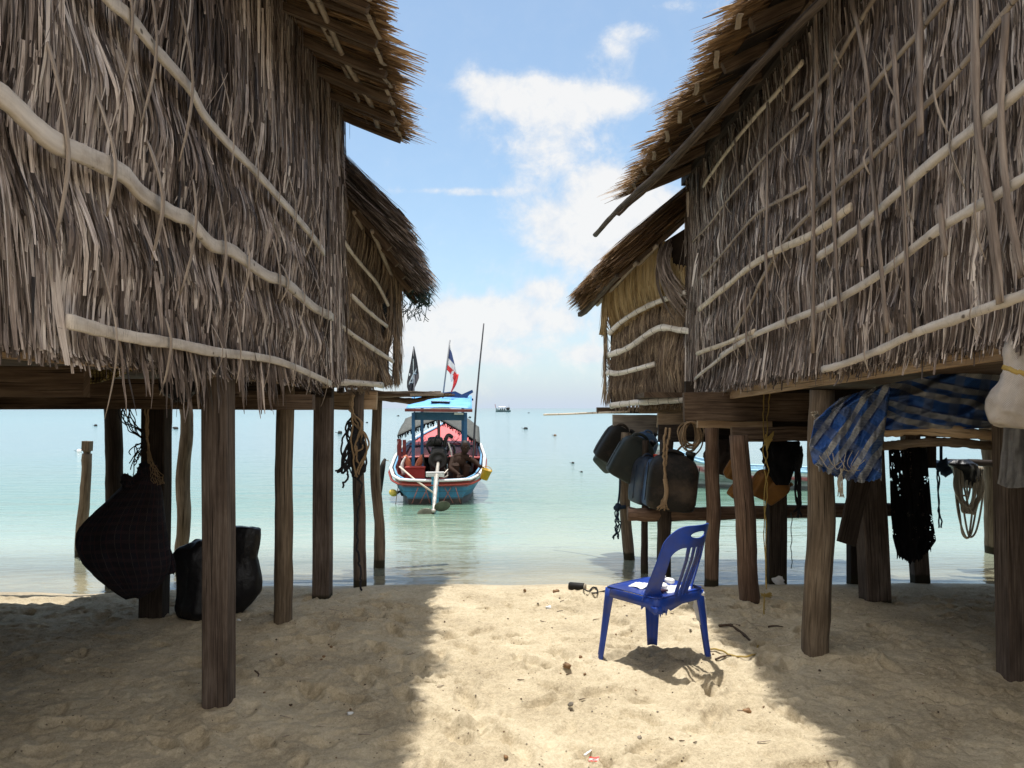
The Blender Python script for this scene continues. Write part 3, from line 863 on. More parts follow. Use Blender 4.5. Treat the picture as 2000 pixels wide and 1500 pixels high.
wl.thatch(mb, 1300, (0.010, 0.022), (0.2, 0.5), 0.03, 0.09, 0.10, 0.04, seed=5, tuck=0.6, hr=(0.75, 5.16), segs=10)
wl.thatch(mb, 420, (0.002, 0.005), (0.12, 0.45), 0.03, 0.16, 0.5, 0.03, seed=8, tuck=0.3, hr=(0.75, 5.16), segs=6)
lw = mb.build('wall', M['thatch'], LH, False)
mb = MB(); wl.backing(mb); mb.build('matting', M['dark'], lw)
FLAT = np.array([(-1, -.28), (-.9, -.36), (.9, -.36), (1, -.28), (1, .22), (.82, .36), (-.82, .36), (-1, .22)])
for pts, r in ((L1, 0.030), (L2, 0.0235), (L3, 0.021)):
    wl.pole(pts, r, 0.085, 8, 0.10, 0.38, False, FLAT).build('branch', M['branch'], lw)
for pts, k, w in ((L1, 11, 0.030), (L2, 9, 0.026), (L3, 8, 0.022)):
    hs, zs = wl.hz(pts)
    for q in range(k):
        h = lerp(max(hs[0], 1.15), hs[-1], (q + R.uniform(.2, .8)) / k); z = float(np.interp(h, hs, zs))
        lashing(wl, h, z, R.uniform(.08, .34), R.uniform(.10, .34), w * R.uniform(.6, 1.2), 0.118, R.uniform(-.05, .05)).build('lashing', M['lashing'], lw)
# long loose strips hanging below the floor line
mb = MB()
n = 150
h = np.concatenate([NR.uniform(1.6, 3.2, 25), NR.normal(2.15, .22, 80), NR.normal(3.2, .14, 45)])
zz = np.full(n, 1.86) + NR.normal(0, .05, n)
S = np.stack([np.full(n, -1.42), 0.9 + h, zz], 1)
an = NR.normal(0, .09, n)
strips(mb, S, np.stack([an * 0, np.sin(an), -np.cos(an)], 1), np.stack([an * 0, np.cos(an), np.sin(an)], 1), rows((1, 0, 0), n), NR.uniform(.2, .36, n), NR.uniform(.008, .022, n),
       0.06 + 0.05 * NR.random((n, 7)).cumsum(1) / 6, NR.normal(0, .12, n), NR.normal(0, .4, n), np.clip(NR.normal(.45, .15, n), 0, 1), NR.random(n) * .5, 6, 0.25, NR.normal(0, .9, n))
mb.build('fringe', M['thatch'], lw, False)

# main roof
LA, LB, LC, LD = (-1.85, 0.7, 4.20), (-1.85, 6.08, 4.10), (-0.88, 6.08, 3.70), (-0.57, 0.7, 3.76)
mb = MB()
roof_sheet(mb, LA, LB, LC, LD, 5200, 0.12, 0.19, (0.005, 0.016), (0.35, 0.75), 4, tlo=0.0, thi=1.0)
roof_sheet(mb, LA, LB, LC, LD, 3200, 0.03, 0.12, (0.008, 0.028), (0.4, 0.8), 6, tlo=0.0, thi=0.9, layer=0.2)
lr = mb.build('roof', M['roof'], LH, False)
mb = MB(); sheet_between(mb, LA, LB, (-0.99, 6.06, 3.755), (-0.70, 0.7, 3.82), 0.05)
sheet_between(mb, (-3.3, 0.7, 5.0), (-3.3, 6.08, 5.0), LB, LA, 0.05)
sheet_between(mb, (-3.3, 0.7, 5.0), (-3.3, 6.08, 5.0), (-6.2, 6.08, 3.7), (-6.2, 0.7, 3.7), 0.05)
mb.build('matting', M['dark'], lr)
for mb in rails(LH, 0.7, 6.08, LA, LB, LC, LD, np.arange(3.25, 6.1, 0.39), 0.045, 0.055, None, x0=-1.5, sub=0.06, ext=-0.03): mb.build('rafter', M['board'], lr, False)
for mb in rails(LH, 0.7, 6.08, LA, LB, LC, LD, np.arange(3.45, 6.1, 0.39), 0.05, 0.018, None, x0=-1.5, sub=0.02, ext=-0.02): mb.build('lath', M['board'], lr, False)
for x, dz in ((-1.16, .10), (-1.08, .13)):
    P = spl([(x + .02 * R.uniform(-1, 1), y, plane_z(LA, LD, x) - dz - 0.02 * (y - 2) / 4) for y in np.linspace(2.5, 6.17, 7)], 8)
    MB().tube(P, 0.02 * (1 + .1 * fb(np.linspace(0, 9, len(P)), np.zeros(len(P)), 1, 2)), 9, True, .1).build('purlin', M['bamboo_old'], lr)
for y in np.arange(2.8, 6.0, 0.33):
    t = (y - .7) / 5.38; x = lerp(LD[0], LC[0], t) - .035; z = lerp(LD[2], LC[2], t) + .0
    MB().beam((x - .01, y, z - .02), (x + R.uniform(-.02, .02), y + R.uniform(.2, .32), z - .025), .025, .006, (0, 0, 1), .1, 4, .01).build('leaf_strip', M['bamboo_old'], lr, False)

# seaward end: lower wall and its roof
S1 = [(668, 468), (690, 497), (710, 523), (737, 556), (757, 596)]
S2 = [(686, 576), (716, 606), (754, 637)]
S3 = [(664, 634), (671, 640), (710, 669), (766, 706)]
S4 = [(652, 748), (690, 747), (744, 752)]
wl2 = Wall((-1.44, 6.09), (-1.19, 7.35), 1, ([0, 1.29], [1.70, 1.735]), ([0, 1.29], [3.38, 3.05]), [])
wl2.poles = [wl2.hz(p) for p in (S1, S2, S3, S4)]
mb = MB(); wl2.thatch(mb, 9000, (0.004, 0.012), (0.25, 0.6), 0.06, 0.05, 0.10, 0.05, seed=12, tuck=.5, segs=6)
lw2 = mb.build('wall', M['thatch_tan'], LH, False, 'fine grass thatch at the seaward end')
mb = MB(); wl2.backing(mb); mb.build('matting', M['dark'], lw2)
for p, r in ((S1, .017), (S2, .018), (S3, .02), (S4, .024)): wl2.pole(p, r, .10, 8, .15, .8).build('branch', M['branch'], lw2)
SA, SB, SCc, SD = (-1.85, 6.0, 3.78), (-1.65, 7.5, 3.42), (-0.96, 7.5, 2.60), (-1.02, 6.0, 2.90)
mb = MB()
roof_sheet(mb, SA, SB, SCc, SD, 5600, 0.22, 0.22, (0.005, 0.016), (0.3, 0.75), 14, tlo=0, thi=1.0, jit=.17)
roof_sheet(mb, SA, SB, SCc, SD, 1500, 0.03, 0.10, (0.008, 0.024), (0.4, 0.7), 16, thi=.9, layer=.2)
lr2 = mb.build('roof', M['thatch'], LH, False, 'lower shaggy roof at the seaward end')
mb = MB(); sheet_between(mb, SA, SB, (-1.03, 7.48, 2.675), (-1.10, 6.03, 2.985), 0.10)
sheet_between(mb, (-2.4, 6.1, 4.2), (-2.3, 7.5, 4.0), SB, SA, .06); sheet_between(mb, (-2.4, 6.1, 4.2), (-2.3, 7.5, 4.0), (-3.7, 7.5, 2.8), (-3.7, 6.1, 2.8), .06)
mb.build('matting', M['dark'], lr2)
for mb in rails(LH, 6.0, 7.5, SA, SB, SCc, SD, np.arange(6.15, 7.5, .33), .05, .05, None, x0=-1.6, sub=.05): mb.build('rafter', M['board'], lr2, False)
for x in (-1.3, -1.15):
    MB().tube(spl([(x, y, plane_z(SA, SD, x) - .06 - .2 * (y - 6)) for y in np.linspace(6.1, 7.6, 5)], 6), .018, 8, True, .1).build('purlin', M['bamboo_old'], lr2)

# floor, inner walls with added shade screens, beams, posts
mb = MB(); mb.beam((-4.7, -5, 1.735), (-4.7, 6.1, 1.735), 6.5, 0.05, seg=14); mb.beam((-2.4, 6.1, 1.735), (-2.4, 7.4, 1.735), 2.0, 0.05, seg=4); mb.build('floor', M['board'], LH, False)  # floor stretched unseen behind the camera and sideways, to darken the sand
mb = MB()
for a, b in (((-5.3, .9), (-5.3, 6.05)), ((-5.3, 6.05), (-1.5, 6.05)), ((-5.3, .9), (-1.5, .9)), ((-3.4, 6.1), (-3.4, 7.3)), ((-3.4, 7.3), (-1.5, 7.3))):
    t = 2.9 if max(a[1], b[1]) > 7 else 4.0
    mb.grid([[(*a, 1.7), (*b, 1.7)], [(*a, t), (*b, t)]])
mb.grid([[(-8, -.4, -.2), (-1.75, -.4, -.2)], [(-8, -.4, 1.71), (-1.75, -.4, 1.71)]])  # unseen screen below the floor, added to keep light off the sand
mb.grid([[(-6.6, -.4, -.2), (-6.6, 5.6, -.2)], [(-6.6, -.4, 1.71), (-6.6, 5.6, 1.71)]])  # second added screen, out of view on the left, also blocking light
mb.build('inner_wall_and_shade_screen', M['dark'], LH, False)
for (x0, x1, y0, y1, Y, w, m) in ((-90, 171, 716, 776, 2.9, .045, 'board'), (150, 470, 741, 774, 3.95, .05, 'board'), (-260, 612, 770, 800, 4.75, .07, 'board'),
                                 (470, 604, 764, 799, 5.35, .06, 'board'), (636, 736, 764, 800, 6.75, .05, 'board_tan'), (-420, 500, 772, 798, 6.5, .08, 'post_dark'), (430, 650, 742, 776, 5.9, .05, 'post_dark')):
    a = at(x0, (y0 + y1) / 2, Y); b = at(x1, (y0 + y1) / 2, Y)
    MB().beam(a, b, w, (y1 - y0) * Y / F, (0, 0, 1), .08, 10, .004).build('floor_beam', M[m], LH, False)
MB().beam((-1.47, 1.0, 1.665), (-1.47, 6.0, 1.69), .03, .06, (0, 0, 1), .1, 10, .005).build('floor_beam', M['board_tan'], LH, False)
MB().beam((-1.40, 6.075, 1.62), (-1.40, 6.075, 3.95), .05, .05, (0, 1, 0), .1, 8, .008).build('corner_board', M['post_dark'], LH, False)
post(LH, 393, 443, 3.68, 735, M['post'], rect=.125, name='post')
post(LH, 531, 568, 5.12, 745, M['post_tan'], lean=.03)
post(LH, 608, 641, 6.02, 752, M['post'], rect=.14, lean=.02)
post(LH, 684, 709, 6.6, 765, M['post'], lean=.03, bend=.02)
post(LH, 725, 746, 7.45, 772, M['post_tan'], lean=.02, bend=.03, wob=.2)
post(LH, 268, 314, 5.3, 775, M['post_dark'], rect=.13, lean=.03)
post(LH, 203, 237, 6.75, 775, M['post_dark'], lean=.01)
post(LH, 341, 367, 7.9, 775, M['post_tan'], lean=.06, bend=.05, wob=.22)
post(LH, -160, -110, 5.2, 760, M['post_dark'])
post(LH, -420, -360, 4.6, 740, M['post_dark'], rect=.16)
# ------------------------------------------------------------------ right hut
RH = thing('stilt_hut', 'thatched hut on stilts on the right, its wall latticed with bamboo poles', 'hut', (3.6, 4.0, 0))
wr = Wall((1.80, 1.2), (1.78, 7.36), -1, ([0, 1.5, 6.2], [1.76, 1.735, 1.66]), ([0, 6.2], [3.76, 3.74]), [])
HP = [  # horizontals: pixels, radius, material, outward distance
    ([(1375, 364), (1408, 313), (1473, 233), (1520, 180), (1567, 121)], .020, 'bamboo', .07),
    ([(1354, 472), (1389, 434), (1422, 392), (1501, 299), (1576, 222)], .013, 'bamboo_old', .06),
    ([(1548, 215), (1600, 160), (1627, 130), (1670, 60), (1720, -15)], .018, 'bamboo_old', .07),
    ([(1371, 541), (1410, 498), (1445, 457), (1473, 425), (1494, 408), (1571, 364)], .014, 'bamboo_old', .06),
    ([(1595, 294), (1640, 245), (1683, 201), (1780, 85), (1860, -15)], .017, 'bamboo_old', .07),
    ([(1436, 649), (1470, 590), (1492, 541), (1548, 453), (1627, 373), (1716, 299), (1850, 165), (1963, 28), (2010, -40)], .018, 'bamboo_old', .065),
    ([(1366, 604), (1405, 572), (1464, 523), (1520, 490), (1590, 457), (1658, 404)], .027, 'bamboo', .09),
    ([(1595, 504), (1680, 440), (1781, 355), (1907, 252), (2000, 173), (2080, 100)], .026, 'branch', .085),
    ([(1361, 691), (1420, 670), (1476, 648)], .022, 'bamboo', .09),
    ([(1408, 695), (1470, 658), (1520, 635), (1590, 607), (1725, 532), (1847, 443), (1940, 387), (2000, 350), (2090, 285)], .024, 'branch', .085),
    ([(1604, 722), (1641, 712), (1720, 684), (1791, 652), (1893, 615), (2000, 577), (2090, 540)], .022, 'branch', .08),
    ([(1358, 740), (1420, 690), (1475, 655)], .018, 'branch', .08)]
wr.poles = [wr.hz(p) for p, *_ in HP]
mb = MB(); wr.thatch(mb, 15000, (0.008, 0.020), (0.5, 1.2), 0.008, 0.045, 0.045, 0.045, seed=22, tuck=.2, hr=(1.0, 6.16))
wr.thatch(mb, 9000, (0.003, 0.008), (0.35, 0.95), 0.008, 0.06, 0.07, 0.045, seed=23, tuck=.2, hr=(1.0, 6.16))
wr.thatch(mb, 1200, (0.010, 0.022), (0.2, 0.5), 0.02, 0.08, 0.10, 0.05, seed=25, tuck=.4, hr=(1.0, 6.16))
wr.thatch(mb, 420, (0.002, 0.005), (0.12, 0.45), 0.02, 0.16, 0.45, 0.03, seed=28, tuck=0.3, hr=(1.0, 6.16), segs=6)
rw = mb.build('wall', M['thatch'], RH, False)
mb = MB(); wr.backing(mb); mb.build('matting', M['dark'], rw)
for p, r, m, o in HP: wr.pole(p, r * .86, o, 8, .08, .6).build('bamboo_pole' if 'bamboo' in m else 'branch', M[m], rw)
VP = [([(1590, -20), (1592, 180), (1588, 303), (1586, 690)], .020), ([(1620, -20), (1620, 140), (1625, 380), (1630, 500), (1645, 690)], .018), ([(1660, -20), (1697, 140), (1707, 303), (1725, 490), (1739, 650)], .016),
      ([(1800, -20), (1803, 120), (1805, 262)], .022), ([(1748, 70), (1767, 350), (1781, 650)], .015), ([(1907, -20), (1912, 233), (1940, 420), (1958, 592)], .022), ([(1968, 28), (1958, 224), (1972, 396), (2000, 540)], .018),
      ([(1501, 200), (1499, 410), (1497, 495), (1501, 580)], .017), ([(1524, 90), (1528, 140), (1531, 190)], .013), ([(1437, 270), (1440, 300), (1444, 350)], .012), ([(1462, 560), (1458, 600), (1462, 700)], .015), ([(1530, 560), (1533, 640)], .012),
      ([(1416, 390), (1418, 460)], .012), ([(1682, 430), (1690, 520)], .014), ([(1838, 400), (1850, 500)], .016), ([(1668, 200), (1672, 280)], .014)]
for p, w in VP:
    wr.pole(p, w, .112, 8, .25, .35, False).build('split_strip', M['strip'], rw)
for p, r, m, o in HP:
    hs, zs = wr.hz(p)
    k = max(1, int((hs[-1] - max(hs[0], 1.3)) / .55))
    for q in range(k):
        h = lerp(max(hs[0], 1.3), hs[-1], (q + R.uniform(.25, .75)) / k); z = float(np.interp(h, hs, zs))
        lashing(wr, h, z, R.uniform(.05, .16), R.uniform(.06, .2), R.uniform(.012, .020), .118, R.uniform(-.04, .04)).build('lashing', M['lashing'], rw)

RA, RB, RC, RD = (2.25, 0.7, 4.12), (2.25, 7.36, 4.09), (1.17, 7.36, 3.63), (1.38, 0.7, 3.70)
mb = MB()
roof_sheet(mb, RA, RB, RC, RD, 5800, 0.12, 0.19, (0.005, 0.016), (0.35, 0.75), 34, tlo=0.0, thi=1.0)
roof_sheet(mb, RA, RB, RC, RD, 3200, 0.03, 0.12, (0.008, 0.024), (0.4, 0.8), 36, tlo=0.0, thi=0.9, layer=0.2)
rr_ = mb.build('roof', M['roof'], RH, False)
mb = MB(); sheet_between(mb, RA, RB, (1.29, 7.3, 3.685), (1.55, 0.7, 3.755), .05)
sheet_between(mb, (3.8, .7, 5.0), (3.8, 7.36, 5.0), RB, RA, .05); sheet_between(mb, (3.8, .7, 5.0), (3.8, 7.36, 5.0), (6.4, 7.36, 3.7), (6.4, .7, 3.7), .05)
mb.build('matting', M['dark'], rr_)
MB().tube(spl([tuple(at(1163, 459, 8.35).lerp(at(1660, -48, 3.4), q) + Vector((0, 0, .02 * math.sin(q * 9)))) for q in np.linspace(0, 1, 7)], 8), [.030, .030, .030, .029, .028], 9, True, .15, .8).build('eave_pole', M['post'], rr_)
P = [at(1210, 412, 7.7), at(1290, 340, 6.6), at(1380, 245, 5.55), at(1480, 130, 4.75), at(1590, -10, 4.0)]
for a, b in zip(P[:-1], P[1:]): MB().beam(a, b, .03, .10, (.3, 0, 1), .1, 8, .006).build('eave_plank', M['board'], rr_, False)
P = [at(1225, 375, 7.3), at(1375, 177, 5.3), at(1501, -5, 4.3)]
for a, b in zip(P[:-1], P[1:]): MB().beam(a, b, .028, .022, (0, 0, 1), .1, 8, .008).build('lath', M['bamboo_old'], rr_, False)
for y in np.arange(3.6, 7.3, .42):
    t = (y - .7) / 6.66; x = lerp(RD[0], RC[0], t) - .04; z = lerp(RD[2], RC[2], t) - .03
    MB().beam((x, y, z), (x + R.uniform(.02, .06), y + R.uniform(.12, .2), z - .015), .03, .006, (0, 0, 1), .1, 3, .01).build('leaf_strip', M['bamboo_old'], rr_, False)
# plate and blocks between wall and roof
MB().beam((1.74, 2.0, 3.80), (1.74, 7.5, 3.78), .07, .08, (0, 0, 1), .1, 12, .006).build('wall_plate', M['post_dark'], RH, False)
for y, m in ((7.46, 'board_grey'), (6.75, 'board'), (6.2, 'board'), (5.65, 'board'), (5.15, 'board'), (4.7, 'board'), (4.3, 'board')):
    MB().beam((1.84, y, 3.72), (1.84, y, 3.93), .16, .05, (0, 1, 0), .1, 4, .004).build('block', M[m], RH, False)
for mb in rails(RH, .7, 7.36, RA, RB, RC, RD, np.arange(3.6, 7.4, .5), .05, .08, None, x0=1.95, sub=.07, ext=-.12): mb.build('rafter', M['board'], rr_, False)

# seaward end of the right hut
T1 = [(1190, 652), (1215, 628), (1260, 601), (1300, 584), (1340, 571)]
T2 = [(1190, 694), (1230, 678), (1285, 642), (1330, 645), (1362, 650), (1385, 655), (1404, 663)]
T3 = [(1186, 728), (1215, 728), (1280, 711)]
T4 = [(1194, 792), (1240, 787), (1335, 780)]
wr2 = Wall((1.80, 7.38), (1.06, 8.12), -1, ([0, 1.05], [1.60, 1.545]), ([0, 1.05], [3.35, 2.95]), [])
wr2.poles = [wr2.hz(p) for p in (T1, T2, T3, T4)]
h1, z1_ = wr2.hz(T1)
mb = MB(); wr2.thatch(mb, 8500, (0.004, 0.010), (0.2, 0.45), 0.07, 0.045, 0.10, 0.05, seed=42, tuck=.65, segs=6, z1=(h1, [z + .05 for z in z1_]))
rw2 = mb.build('wall', M['thatch_tan'], RH, False, 'fine brown grass thatch at the seaward end')
mb = MB(); wr2.thatch(mb, 3800, (0.006, 0.020), (0.5, 0.9), 0.09, 0.02, 0.035, 0.0, seed=45, tuck=0, segs=8, z0=(h1, [z - .03 for z in z1_]), z1=([0, .18, .32, 1.05], [2.85, 2.9, 3.3, 3.05]), dark=-0.12)
mb.build('grass_sheet', M['thatch_gold'], rw2, False, 'yellow dry grass sheet under the lower roof')
mb = MB(); wr2.backing(mb); mb.build('matting', M['dark'], rw2)
for p, r in ((T1, .026), (T2, .03), (T3, .026), (T4, .03)): wr2.pole(p, r, .12, 8, .14, .9).build('bamboo_pole', M['bamboo_white'], rw2)
n = 60
mb = MB(); h = NR.uniform(.16, .30, n); S = np.array([tuple(wr2.pt(a, 3.2 - .1 * R.random(), .12)) for a in h])
strips(mb, S, rows((.05, .1, -1), n), rows((wr2.d[0], wr2.d[1], 0), n), rows((wr2.n[0], wr2.n[1], 0), n), NR.uniform(.5, .75, n), NR.uniform(.012, .024, n), .16 * np.sin(np.linspace(0, 2.9, 9))[None] * NR.uniform(.6, 1.1, (n, 1)), NR.uniform(-.5, -.2, n), NR.normal(0, .3, n), np.clip(NR.normal(.5, .12, n), 0, 1), NR.random(n), 8)
mb.build('curled_leaf', M['thatch'], rw2, False)
UA, UB, UC, UD = (2.3, 7.30, 3.92), (1.75, 8.3, 3.52), (.80, 8.3, 2.60), (1.08, 7.30, 2.88)
mb = MB()
roof_sheet(mb, UA, UB, UC, UD, 7500, .20, .13, (.004, .014), (.35, .75), 54, tlo=0, thi=1.0)
roof_sheet(mb, UA, UB, UC, UD, 1800, .03, .10, (.008, .024), (.4, .7), 56, thi=.9, layer=.2)
rr2 = mb.build('roof', M['roof'], RH, False, 'lower roof at the seaward end')
mb = MB(); sheet_between(mb, UA, UB, (.88, 8.28, 2.68), (1.17, 7.33, 2.965), .10); sheet_between(mb, (2.6, 7.4, 4.1), (2.3, 8.3, 3.9), UB, UA, .06); sheet_between(mb, (2.6, 7.4, 4.1), (2.3, 8.3, 3.9), (3.3, 8.3, 2.8), (3.5, 7.4, 2.8), .06)
mb.build('matting', M['dark'], rr2)
for mb in rails(RH, 7.3, 8.3, UA, UB, UC, UD, np.arange(7.42, 8.3, .28), .05, .05, None, x0=1.9, sub=.05, ext=-.04): mb.build('rafter', M['board'], rr2, False)
for x in (1.45, 1.25): MB().tube(spl([(x - .28 * (y - 7.3), y, plane_z(UA, UD, x) - .07 - .28 * (y - 7.3)) for y in np.linspace(7.35, 8.35, 5)], 6), .022, 8, True, .1).build('purlin', M['bamboo_old'], rr2)
MB().beam((1.06, 7.4, 2.83), (.78, 8.38, 2.55), .05, .05, (0, 0, 1), .2, 8, .02).build('eave_pole', M['post'], rr2, False)
MB().tube([(1.79, 7.42, 1.4), (1.78, 7.42, 2.4), (1.80, 7.42, 3.4)], .045, 10, True, .2).build('corner_post', M['post_dark'], RH)

mb = MB(); mb.beam((5.1, -5, 1.80), (5.1, 7.2, 1.70), 6.5, 0.05, seg=14); mb.beam((2.3, 7.3, 1.63), (2.3, 8.1, 1.61), 2.0, 0.05, seg=4); mb.build('floor', M['board'], RH, False)  # likewise lengthened and widened out of view to shade the ground below
mb = MB()
for a, b in (((5.6, .9), (5.6, 7.2)), ((5.6, .9), (1.9, .9)), ((3.3, 7.4), (3.3, 8.1)), ((3.3, 8.1), (1.15, 8.1)), ((5.6, 7.3), (2.0, 7.3))):
    t = 2.85 if max(a[1], b[1]) > 8 else 4.0
    mb.grid([[(*a, 1.7), (*b, 1.7)], [(*a, t), (*b, t)]])
mb.grid([[(2.1, -.4, -.2), (8.3, -.4, -.2)], [(2.1, -.4, 1.76), (8.3, -.4, 1.76)]])  # added light blocker under the floor, behind the camera
mb.grid([[(6.8, -.4, -.2), (6.8, 5.6, -.2)], [(6.8, -.4, 1.7), (6.8, 5.6, 1.7)]])  # its side piece, unseen on the right, added for the same shade
mb.build('inner_wall_and_shade_screen', M['dark'], RH, False)
for (x0, x1, y0, y1, Y, w, m) in ((1335, 1582, 767, 822, 6.15, .06, 'board'), (1362, 1506, 822, 836, 6.3, .05, 'board_tan'), (1428, 1580, 834, 862, 5.95, .05, 'board'),
                                 (1197, 1284, 811, 849, 8.0, .06, 'board_grey'), (1284, 1342, 806, 835, 7.6, .06, 'board_tan'), (1286, 1440, 830, 864, 7.35, .06, 'post_dark'),
                                 (1165, 1338, 796, 808, 8.15, .12, 'board'), (1250, 1336, 787, 806, 8.0, .05, 'board_tan'), (1700, 2150, 770, 800, 5.9, .08, 'post_dark'), (1338, 2000, 744, 834, 7.05, .06, 'post_dark')):
    a = at(x0, (y0 + y1) / 2, Y); b = at(x1, (y0 + y1) / 2, Y)
    MB().beam(a, b, w, (y1 - y0) * Y / F, (0, 0, 1), .08, 10, .006).build('floor_beam', M[m], RH, False)
MB().beam((1.815, 7.1, 1.605), (1.815, 2.4, 1.745), .035, .11, (0, 0, 1), .06, 12, .004).build('fascia', M['board_tan'], RH, False)
MB().tube(spl([at(1226, 1004, 6.95), at(1330, 1004, 6.95), at(1450, 1001, 6.95), at(1620, 997, 6.95), at(1800, 994, 6.95)], 6), .065, 8, True, .25).build('brace_rail', M['post_red'], RH)
post(RH, 1581, 1634, 4.45, 762, M['post_tan'], lean=-.03, wob=.1)
post(RH, 1450, 1491, 5.85, 850, M['post_red'], lean=-.11, taper=.9, bend=.02)
post(RH, 1378, 1407, 6.6, 830, M['post_red'], bend=.03)
post(RH, 1699, 1747, 5.85, 790, M['post'], rect=.16, lean=-.09)
post(RH, 1503, 1538, 6.75, 850, M['post_dark'], rect=.12)
post(RH, 1283, 1312, 6.95, 860, M['post_dark'], wob=.15)
post(RH, 1253, 1267, 7.2, 860, M['post_dark'])
post(RH, 1218, 1240, 7.85, 845, M['post_tan'], lean=-.04, bend=.03)
post(RH, 1662, 1688, 6.75, 800, M['post_dark'], rect=.1)
post(RH, 1793, 1823, 6.75, 800, M['post'], rect=.1, lean=-.13)
post(RH, 1926, 1954, 8.2, 800, M['post_tan'], lean=-.08)
post(RH, 1576, 1592, 6.9, 840, M['post_tan'], bend=.03)
post(RH, 1979, 2030, 4.05, 770, M['post'], rect=.13, lean=-.045)
post(RH, 2250, 2310, 4.6, 760, M['post_dark'])
post(RH, 2180, 2220, 6.6, 780, M['post_dark'])
for (x0, y0, x1, y1, r, Y) in ((1703, 843, 1972, 846, .033, 4.42), (1722, 868, 1966, 869, .026, 4.42)):
    MB().tube(spl([at(lerp(x0, x1, t), lerp(y0, y1, t) + 5 * math.sin(5 * t + r * 90), Y - .1 * t) for t in np.linspace(0, 1, 9)], 6), r * (1 + .15 * fb(np.linspace(0, 7, 49), np.zeros(49), 6, 3)), 12, True, .2).build('shelf_pole', M['log' if r > .03 else 'post_tan'], RH)
MB().beam(at(1640, 842, 4.5), at(2000, 852, 4.6), .22, .03, (0, 0, 1), .1, 6, .004).build('shelf_board', M['board'], RH, False)
# splintered deck planks at the seaward ends
for i in range(8):
    a = at(655 + R.uniform(0, 60), 766 + i * 1.7, 7.5 + R.uniform(-.25, .25)); b = at(R.uniform(790, 885), 766 + i * 1.2 + R.uniform(-6, 3), 7.6 + R.uniform(-.3, .3))
    MB().beam(a, b, R.uniform(.04, .12), R.uniform(.012, .035), (0, 0, 1), .3, 10, .014).build('deck_plank', M['board' if i % 2 else 'board_grey'], LH, False)
MB().tube(spl([at(660, 778, 7.4), at(730, 775, 7.4), at(800, 783, 7.45), at(850, 775, 7.5), at(888, 771, 7.5)], 6), [.05, .05, .045, .03, .012], 9, True, .4, .6).build('deck_plank', M['board'], LH)
# ================================================================== things on the beach and hanging from the huts
M['chair'] = m_plain('worn blue plastic', (0.010, 0.046, 0.30), 0.40, 0.25, 6, 0.05, 0.4, dirt=(0.07, 0.075, 0.14))
M['black_plastic'] = m_plain('black bin liner', (0.009, 0.009, 0.011), 0.42, 0.4, 3, 0.9, 0.35)
M['can_black'] = m_plain('dusty black plastic', (0.012, 0.011, 0.010), 0.6, 0.3, 4, 0.08, 0.2, dirt=(0.085, 0.062, 0.045))
M['can_green'] = m_plain('dark green grey plastic', (0.016, 0.021, 0.019), 0.55, 0.3, 4, 0.05, 0.25, dirt=(0.05, 0.045, 0.035))
M['can_navy'] = m_plain('navy plastic', (0.014, 0.024, 0.045), 0.5, 0.3, 4, 0.05, 0.25, dirt=(0.07, 0.065, 0.06))
M['can_blue'] = m_plain('faded blue plastic', (0.045, 0.085, 0.16), 0.5, 0.3, 4, 0.05, 0.25, dirt=(0.11, 0.10, 0.09))
M['orange_plastic'] = m_plain('orange plastic', (0.19, 0.085, 0.016), 0.5, 0.3, 5, 0.05, 0.35, dirt=(0.06, 0.04, 0.02))
M['red_plastic'] = m_plain('red plastic', (0.5, 0.05, 0.02), 0.45, 0.2, 5)
M['white_foam'] = m_plain('white foam', (0.80, 0.79, 0.76), 0.7, 0.1, 30, 0.3)
M['white_bag'] = m_plain('crumpled white plastic', (0.72, 0.73, 0.73), 0.4, 0.15, 9, 0.2)
M['rope_tan'] = m_rope('tan rope', (0.17, 0.11, 0.06), (0.42, 0.30, 0.18))
M['rope_white'] = m_rope('dirty white rope', (0.25, 0.21, 0.15), (0.56, 0.50, 0.40))
M['rope_yellow'] = m_rope('yellow string', (0.30, 0.20, 0.05), (0.58, 0.42, 0.14), 400)
M['rope_black'] = m_rope('black rope', (0.012, 0.012, 0.014), (0.045, 0.045, 0.05))
M['rope_blue'] = m_rope('blue black rope', (0.010, 0.018, 0.035), (0.035, 0.06, 0.10))
M['net_green'] = m_rope('blue green net twine', (0.025, 0.055, 0.055), (0.11, 0.20, 0.19), 500)
M['net_black'] = m_plain('black netting', (0.006, 0.006, 0.007), 0.9, 0.3, 30, 0.2, 0.1)
M['pebble'] = m_plain('brown shell', (0.20, 0.115, 0.055), 0.6, 0.5, 25, 0.2)
M['pebble_grey'] = m_plain('grey stone', (0.19, 0.165, 0.13), 0.8, 0.4, 30, 0.2)
M['twig'] = m_wood('dark twig', (0.03, 0.02, 0.014), (0.09, 0.06, 0.04), (0.17, 0.12, 0.08))


